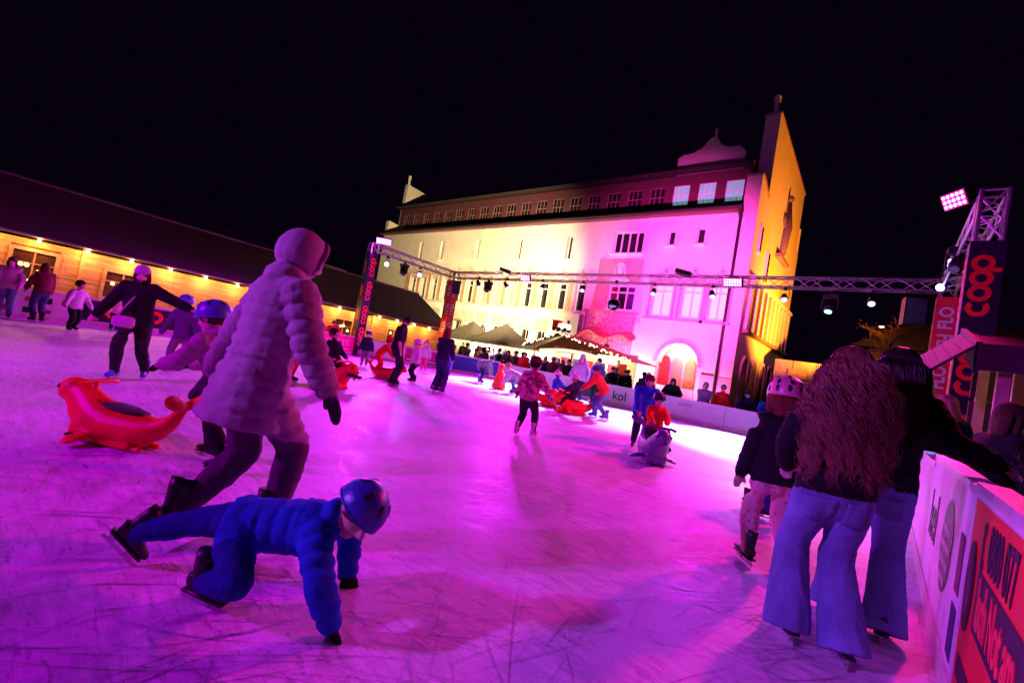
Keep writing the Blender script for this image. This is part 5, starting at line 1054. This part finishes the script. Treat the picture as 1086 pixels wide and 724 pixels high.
dress(F_['kidstand'], 'child in white jacket and bright pink trousers near the corner boards', (-14.0, 11.6), 300, (WHT, fab((.7, .06, .22), 'bright_pink_fabric'), SKIN, BOOTW, BLK), head=('hair', ('beanie', PNK, True)), skate=BOOTW)
dress(F_['woman'], 'woman with long auburn hair, navy top and flared dark jeans', (-8.9, 7.95), 110, (DKN, DEND, SKIN, BOOTW, BLK), head=(('hair', .42, 'hair', .05),), hairm=HAIRS['auburn'], skate=BOOTW)
dress(F_['kidwalk'], 'small child in blue overalls near the maroon board', (-14.2, 13.0), 40, (BLUF, BLUF, SKIN, BOOTB, BLK), head=('hair', ('beanie', BLUF)), skate=BOOTB)
dress(F_['crouch'], 'skater in black and white striped jacket bending over the red penguin', (-11.9, 12.7), 20, (fab((.16, .16, .2), 'striped_grey_fabric'), DKN, SKIN, BOOTB, BLK), head=('hair', ('cap', DKN)), skate=BOOTB)
dress(F_['crouchk'], 'child in pale top and jeans bending down beside the red penguin', (-9.35, 11.6), 200, (WHT, DEN, SKIN, BOOT, BLK), hairm=HAIRS['blond'])
dress(F_['kidwalk'], 'child in mottled pink camouflage jacket and dark trousers skating away', (-4.55, 6.1), 105, (CAMO, pm('black_trousers', (.012, .012, .014)), SKIN, fab((.6, .25, .3), 'pink_shoe'), BLK), hairm=HAIRS['dark'], skate=BOOTW, head=('hair', ('beanie', MRN)))
dress(F_['sitk'], 'small child in blue and white jacket sitting on a red seal', (-7.3, 10.95), 60, (BLUF, BLK, SKIN, BOOT, BLK), head=('hair', ('helmet', pm('white_helmet_shell', (.7, .7, .72)), 4)), z=.12)
dress(F_['sitk'], 'small child in dark jacket and patterned helmet sitting on a red seal', (-6.35, 10.45), 230, (fab((.05, .03, .07), 'aubergine_fabric'), BLK, SKIN, BOOT, BLK), head=('hair', ('helmet', pm('white_helmet_shell', (.7, .7, .72)), 6)), z=.12)
dress(F_['lpush'], 'skater in orange-red jacket, blue cap and jeans pushing a red seal', (-5.75, 10.75), 215, (fab((.8, .07, .04), 'orange_red_fabric'), DEN, SKIN, BOOTB, BLK), head=('hair', ('cap', BLUF)), skate=BOOTB)
dress(F_['skst'], 'skater in white and blue jacket standing behind the seal riders', (-7.6, 12.7), 300, (fab((.45, .5, .68), 'pale_blue_fabric'), DKN, SKIN, BOOT, BLK), head=(('hair', .2, 'hair', .05), ('beanie', WHT)), facing=True)
dress(F_['skst'], 'skater in dark purple jacket by the narrow navy board', (-7.9, 14.4), 280, (fab((.08, .04, .14), 'dark_purple_fabric'), BLK, SKIN, BOOT, BLK), hairm=HAIRS['dark'])
dress(F_['sitk'], 'child in orange jacket and dark helmet riding the grey seal', (-2.86, 7.35), 305, (ORG, DKN, SKIN2, BOOT, ORG), head=('hair', ('helmet', pm('black_helmet_shell', (.02, .02, .03)), 6)), z=.17, facing=True)
dress(F_['lpush'], 'adult in blue jacket and hat bending behind the grey seal', (-3.35, 7.98), 300, (BLUF, DKN, SKIN, BOOT, REDF), head=('hair', ('beanie', fab((.1, .02, .06), 'wine_knit'))), facing=True)
dress(F_['crouchk'], 'child in dark blue bending low beyond the pink helmet', (-.98, 5.9), 20, (DKN, fab((.03, .04, .2), 'ink_blue_fabric'), SKIN, BOOT, BLUF), head=('hair', ('helmet', BLH, 4)))
# ---- seals
def seal_mesh():
    mb = MB(); body = [(-.70, .54, .05, .03), (-.66, .44, .06, .045), (-.58, .33, .09, .07), (-.46, .24, .13, .11), (-.28, .19, .18, .16), (0, .19, .21, .175), (.22, .23, .20, .2), (.38, .32, .16, .19), (.48, .41, .125, .15), (.58, .44, .11, .115), (.67, .41, .075, .075), (.72, .39, .04, .04)]
    mb.tube([(0, y, z) for y, z, a, b in body], [(a, b) for y, z, a, b in body], 16, True, (1, 0, 0)); mb.ball((0, .57, .46), (.125, .14, .125), 14, 10)
    for s in (-1, 1):
        mb.ball((s*.24, .16, .09), (.15, .09, .03), 12, 8, Matrix.Rotation(R(s*18), 3, 'Y')); mb.ball((s*.13, -.71, .55), (.14, .035, .075), 12, 8, Matrix.Rotation(R(s*-22), 3, 'Y')); mb.tube([(s*.1, -.4, .03), (s*.1, .45, .03)], .03, 8)
    mb.box(-.15, .15, -.3, .4, .02, .16)
    o = bpy.data.objects.new('tmp', mb.mesh('raw')); COL.objects.link(o); m = o.modifiers.new('r', 'REMESH'); m.mode = 'VOXEL'; m.voxel_size = .014; s = o.modifiers.new('s', 'SMOOTH'); s.iterations = 4
    bpy.context.view_layer.update(); me = bpy.data.meshes.new_from_object(o.evaluated_get(bpy.context.evaluated_depsgraph_get())); bpy.data.objects.remove(o); me.polygons.foreach_set('use_smooth', [True]*len(me.polygons)); me.materials.clear(); me.materials.append(None); return me
SEALM = seal_mesh(); SRED = pm('red_moulded_plastic', (.80, .035, .02), .45, var=.18, scale=4, bump=.15, bscale=25); SGRY = pm('slate_blue_moulded_plastic', (.13, .15, .27), .35, var=.08, bump=.04)
HANDLE = MB().tube([(-.24, .36, .56), (-.17, .34, .58), (.17, .34, .58), (.24, .36, .56)], .022, 8).tube([(0, .33, .42), (0, .34, .58)], .028, 8).mesh('handle', None, True); EYEM = MB().ball((0,0,0), .024, 8, 6).mesh('eye', pm('eye_dark', (.02, .015, .015)), True); NOSEM = MB().ball((0,0,0), (.03, .02, .02), 8, 6).mesh('nose', blackpl, True)
HANDLE.materials.append(None)
PEGM = MB().box(-.06, .06, -.05, .05, -.012, .012).mesh('foot_peg', blackpl); SADM = MB().tube([(0, -.28, .35), (0, -.1, .372), (0, .08, .385), (0, .2, .40)], [(.07, .012), (.12, .016), (.12, .016), (.06, .012)], 12, True, (1, 0, 0)).mesh('saddle', pm('charcoal_saddle', (.05, .05, .055), .6), True)
def seal(loc, deg, mat, label, s=1.0):
    t = thing('seal_skating_aid', label, 'skating aid', (loc[0], loc[1], .0), R(deg-90), None); t.scale = (s, s, s)
    for nm, me in (('body', SEALM), ('handle', HANDLE)):
        o = lk(nm, me, t); o.material_slots[0].link = 'OBJECT'; o.material_slots[0].material = mat
    for q in (-1, 1): lk('eye', EYEM, t).location = (q*.092, .64, .485); lk('foot_peg', PEGM, t).location = (q*.21, .22, .1)
    o = lk('saddle', SADM, t)
    lk('nose', NOSEM, t).location = (0, .725, .40)
seal((-5.02, .95), 212, SRED, 'empty red plastic seal skating aid pushed by the child in beige', .86)
seal((-9.0, 4.98), 20, SRED, 'red plastic seal ridden by the child in black')
seal((-10.9, 7.75), 30, SRED, 'red plastic seal behind the feet of the man in black', .8)
seal((-7.3, 10.95), 60, SRED, 'red plastic seal under the child in blue and white')
seal((-6.35, 10.45), 230, SRED, 'red plastic seal under the child in the patterned helmet')
seal((-2.80, 7.22), 305, SGRY, 'slate blue plastic seal under the child in orange')
# penguin
t = thing('penguin_skating_aid', 'upright red penguin skating aid between two bending skaters', 'skating aid', (-10.3, 11.95, 0), R(-60))
MB().tube([(0,0,.03), (0,0,.1), (0,0,.3), (0,0,.55), (0,0,.68)], [.24, .25, .2, .13, .08], 16).build('body', SRED, t, True); MB().ball((0, 0, .76), .12).build('head', SRED, t, True); MB().tube([(0, .1, .75), (0, .2, .73)], [.04, .01], 8).build('beak', ORG, t)
for s in (-1, 1): MB().ball((s*.16, .18, .03), (.09, .17, .03)).build('foot', SRED, t, True); MB().tube([(s*.1, 0, .62), (s*.28, .03, .66)], .03, 8).build('handle', SRED, t)
MB().ball((0, .1, .38), (.1, .1, .18)).build('belly', pm('white_moulded_plastic', (.7, .7, .7), .35), t, True)
# ---- spectators beyond the far boards and the crowd at the kiosk
def spec(fk, label, x, y, deg, jk, tr, head, hm='brown', facing=True, grp=None): return dress(F_[fk], label, (x, y), deg, (jk, tr, SKIN2 if random.random() < .5 else SKIN, BLK, BLK), head=head, hairm=HAIRS[hm], z=-.25, skate=None, facing=facing, group=grp)
spec('rail', 'woman with dark curly hair leaning on the far boards below the arched door', -5.95, 16.4, 285, BLK, BLK, (('hair', .28, 'hair', .12),), 'dark')
spec('sp2', 'person in pale lavender coat with arms folded behind the far boards', -4.85, 16.45, 290, LAV, BLK, (('hair', .1, 'hair', .05),), 'blond')
spec('sp1', 'person in red jacket and grey beanie behind the far boards', -4.25, 16.45, 250, REDF, BLK, ('hair', ('beanie', GRY)))
spec('rail', 'hooded person in dark navy jacket behind the white corner board', -3.6, 16.6, 300, DKN, BLK, ('hair', ('beanie', DKN)))
spec('rail', 'person in bright blue jacket and pale hat behind the white corner board', -2.95, 16.5, 300, BLUF, BLK, ('hair', ('beanie', WHT)))
spec('sp1', 'person in navy coat and pale cap at the end of the kol board', -6.95, 16.5, 300, DKN, BLK, ('hair', ('cap', LAV)))
spec('sp3', 'man in black coat behind the kol board holding a mug', -8.05, 16.9, 310, BLK, BLK, ('hair',), 'dark')
spec('sp2', 'person in black puffer jacket and flat hair behind the kol board', -8.75, 17.1, 320, pm('black_puffer', (.02, .018, .022), .5), BLK, ('hair',), 'brown')
spec('sp1', 'person in dark brown coat behind the kol board, facing the kiosk', -7.5, 17.4, 120, BRN, BLK, ('hair',), 'dark', False)
cc = [('sp1', BLK, 'black coat', 'bare-headed', ('hair',), 'dark'), ('sp2', MRN, 'maroon jacket', 'with a grey beanie', ('hair', ('beanie', GRY)), 'brown'), ('sp3', DKN, 'navy coat', 'with long blond hair', (('hair', .3, 'hair', .05),), 'blond'), ('sp1', REDF, 'red jacket', 'bare-headed', ('hair',), 'brown'), ('sp2', OLV, 'olive parka', 'with a black beanie', ('hair', ('beanie', BLK)), 'dark'), ('sp3', BRN, 'brown coat', 'with long dark hair', (('hair', .3, 'hair', .05),), 'dark'), ('sp1', TEAL, 'teal jacket', 'with a pink hat', ('hair', ('beanie', PNK)), 'brown'), ('sp2', BLK, 'black jacket', 'with a red hat', ('hair', ('beanie', REDF)), 'dark'), ('sp3', BEI, 'beige coat', 'with short grey hair', ('hair',), 'grey'), ('sp1', GRY, 'grey coat', 'with a navy cap', ('hair', ('cap', DKN)), 'brown'), ('sp2', fab((.16, .02, .07), 'plum_fabric'), 'plum coat', 'with long auburn hair', (('hair', .3, 'hair', .05),), 'auburn'), ('sp3', WHT, 'white jacket', 'with a white hat', ('hair', ('beanie', WHT)), 'blond')]
pl2 = ['near the kiosk counter', 'under the market tents', 'in the crowd before the kiosk', 'among the guests behind the far boards', 'leaning at the far boards behind the seals']
spots = [(-17.2,22.7,0),(-16.3,22.9,0),(-15.3,22.6,0),(-14.3,22.9,0),(-13.3,22.5,0),(-12.3,22.9,0),(-11.4,22.4,0),(-18.2,22.5,0),(-20.4,23.6,1),(-21.6,23.2,1),(-22.9,23.8,1),(-19.4,23.1,1),(-24.3,23.6,1),(-25.6,24.0,1),(-13.0,20.2,2),(-14.2,20.8,2),(-12.0,20.6,2),(-15.4,20.3,2),(-11.0,20.2,2),(-16.6,20.9,2),(-10.2,18.3,3),(-11.4,18.0,3),(-12.5,18.4,3),(-13.7,18.0,3),(-14.8,18.5,3),(-9.5,17.4,3),(-15.9,18.2,3),(-17.2,18.6,3),(-18.3,19.4,2),(-19.6,20.6,1),(-10.3,21.6,2),(-16.9,16.4,3),(-15.8,16.9,3),(-17.8,21.0,2)]+[(-9.9,16.35,4),(-10.6,16.5,4),(-11.3,16.35,4),(-12.0,16.5,4),(-12.7,16.35,4),(-13.4,16.45,4),(-14.1,16.6,4),(-9.2,16.4,4),(-14.9,17.0,4),(-15.6,17.6,4)]
used_ = {}; ci = 0
for i, (x, y, pz_) in enumerate(spots):
    for _ in range(12):
        c = cc[ci % 12]; ci += 1
        if (ci % 12, pz_) not in used_: used_[(ci % 12, pz_)] = 1; break
    spec(c[0], 'guest in %s, %s, %s' % (c[2], c[3], pl2[pz_]), x+random.uniform(-.2, .2), y+random.uniform(-.2, .2), random.choice((310, 290, 330, 120, 60, 220)), c[1], BLK if i % 3 else DEND, c[4], c[5], True, 'guests around the kiosk')
# ------------------------------------------------------------ pine sprigs in a planter on the side boards
t = thing('pine_planter', 'planter of dark pine sprigs hung behind the red side board', 'planter', (.66, 0, 0)); MB().box(-.12, .14, 1.2, 4.3, .78, .98).build('trough', woodd, t)
rs = random.Random(3); nm_ = MB()
for i in range(46):
    p = V((rs.uniform(-.1, .12), rs.uniform(1.3, 4.25), .97)); d = V((rs.gauss(-.12, .3), rs.gauss(0, .4), 1)).normalized(); L = rs.uniform(.16, .36); nm_.tube([p, p+d*L], [.006, .002], 4)
    for j in range(34):
        q = p+d*L*(j/34); s = V((rs.uniform(-1,1), rs.uniform(-1,1), rs.uniform(-.2,.6))).normalized(); nd_ = (d*.55+s).normalized(); w = d.cross(s).normalized()*.0022; e = q+nd_*rs.uniform(.04, .075); nm_.add([q-w, q+w, e], [(0,1,2)])
o = nm_.build('sprigs', pm('pine_needles', (.03, .055, .03), .6, var=.4), t); o['kind'] = 'stuff'
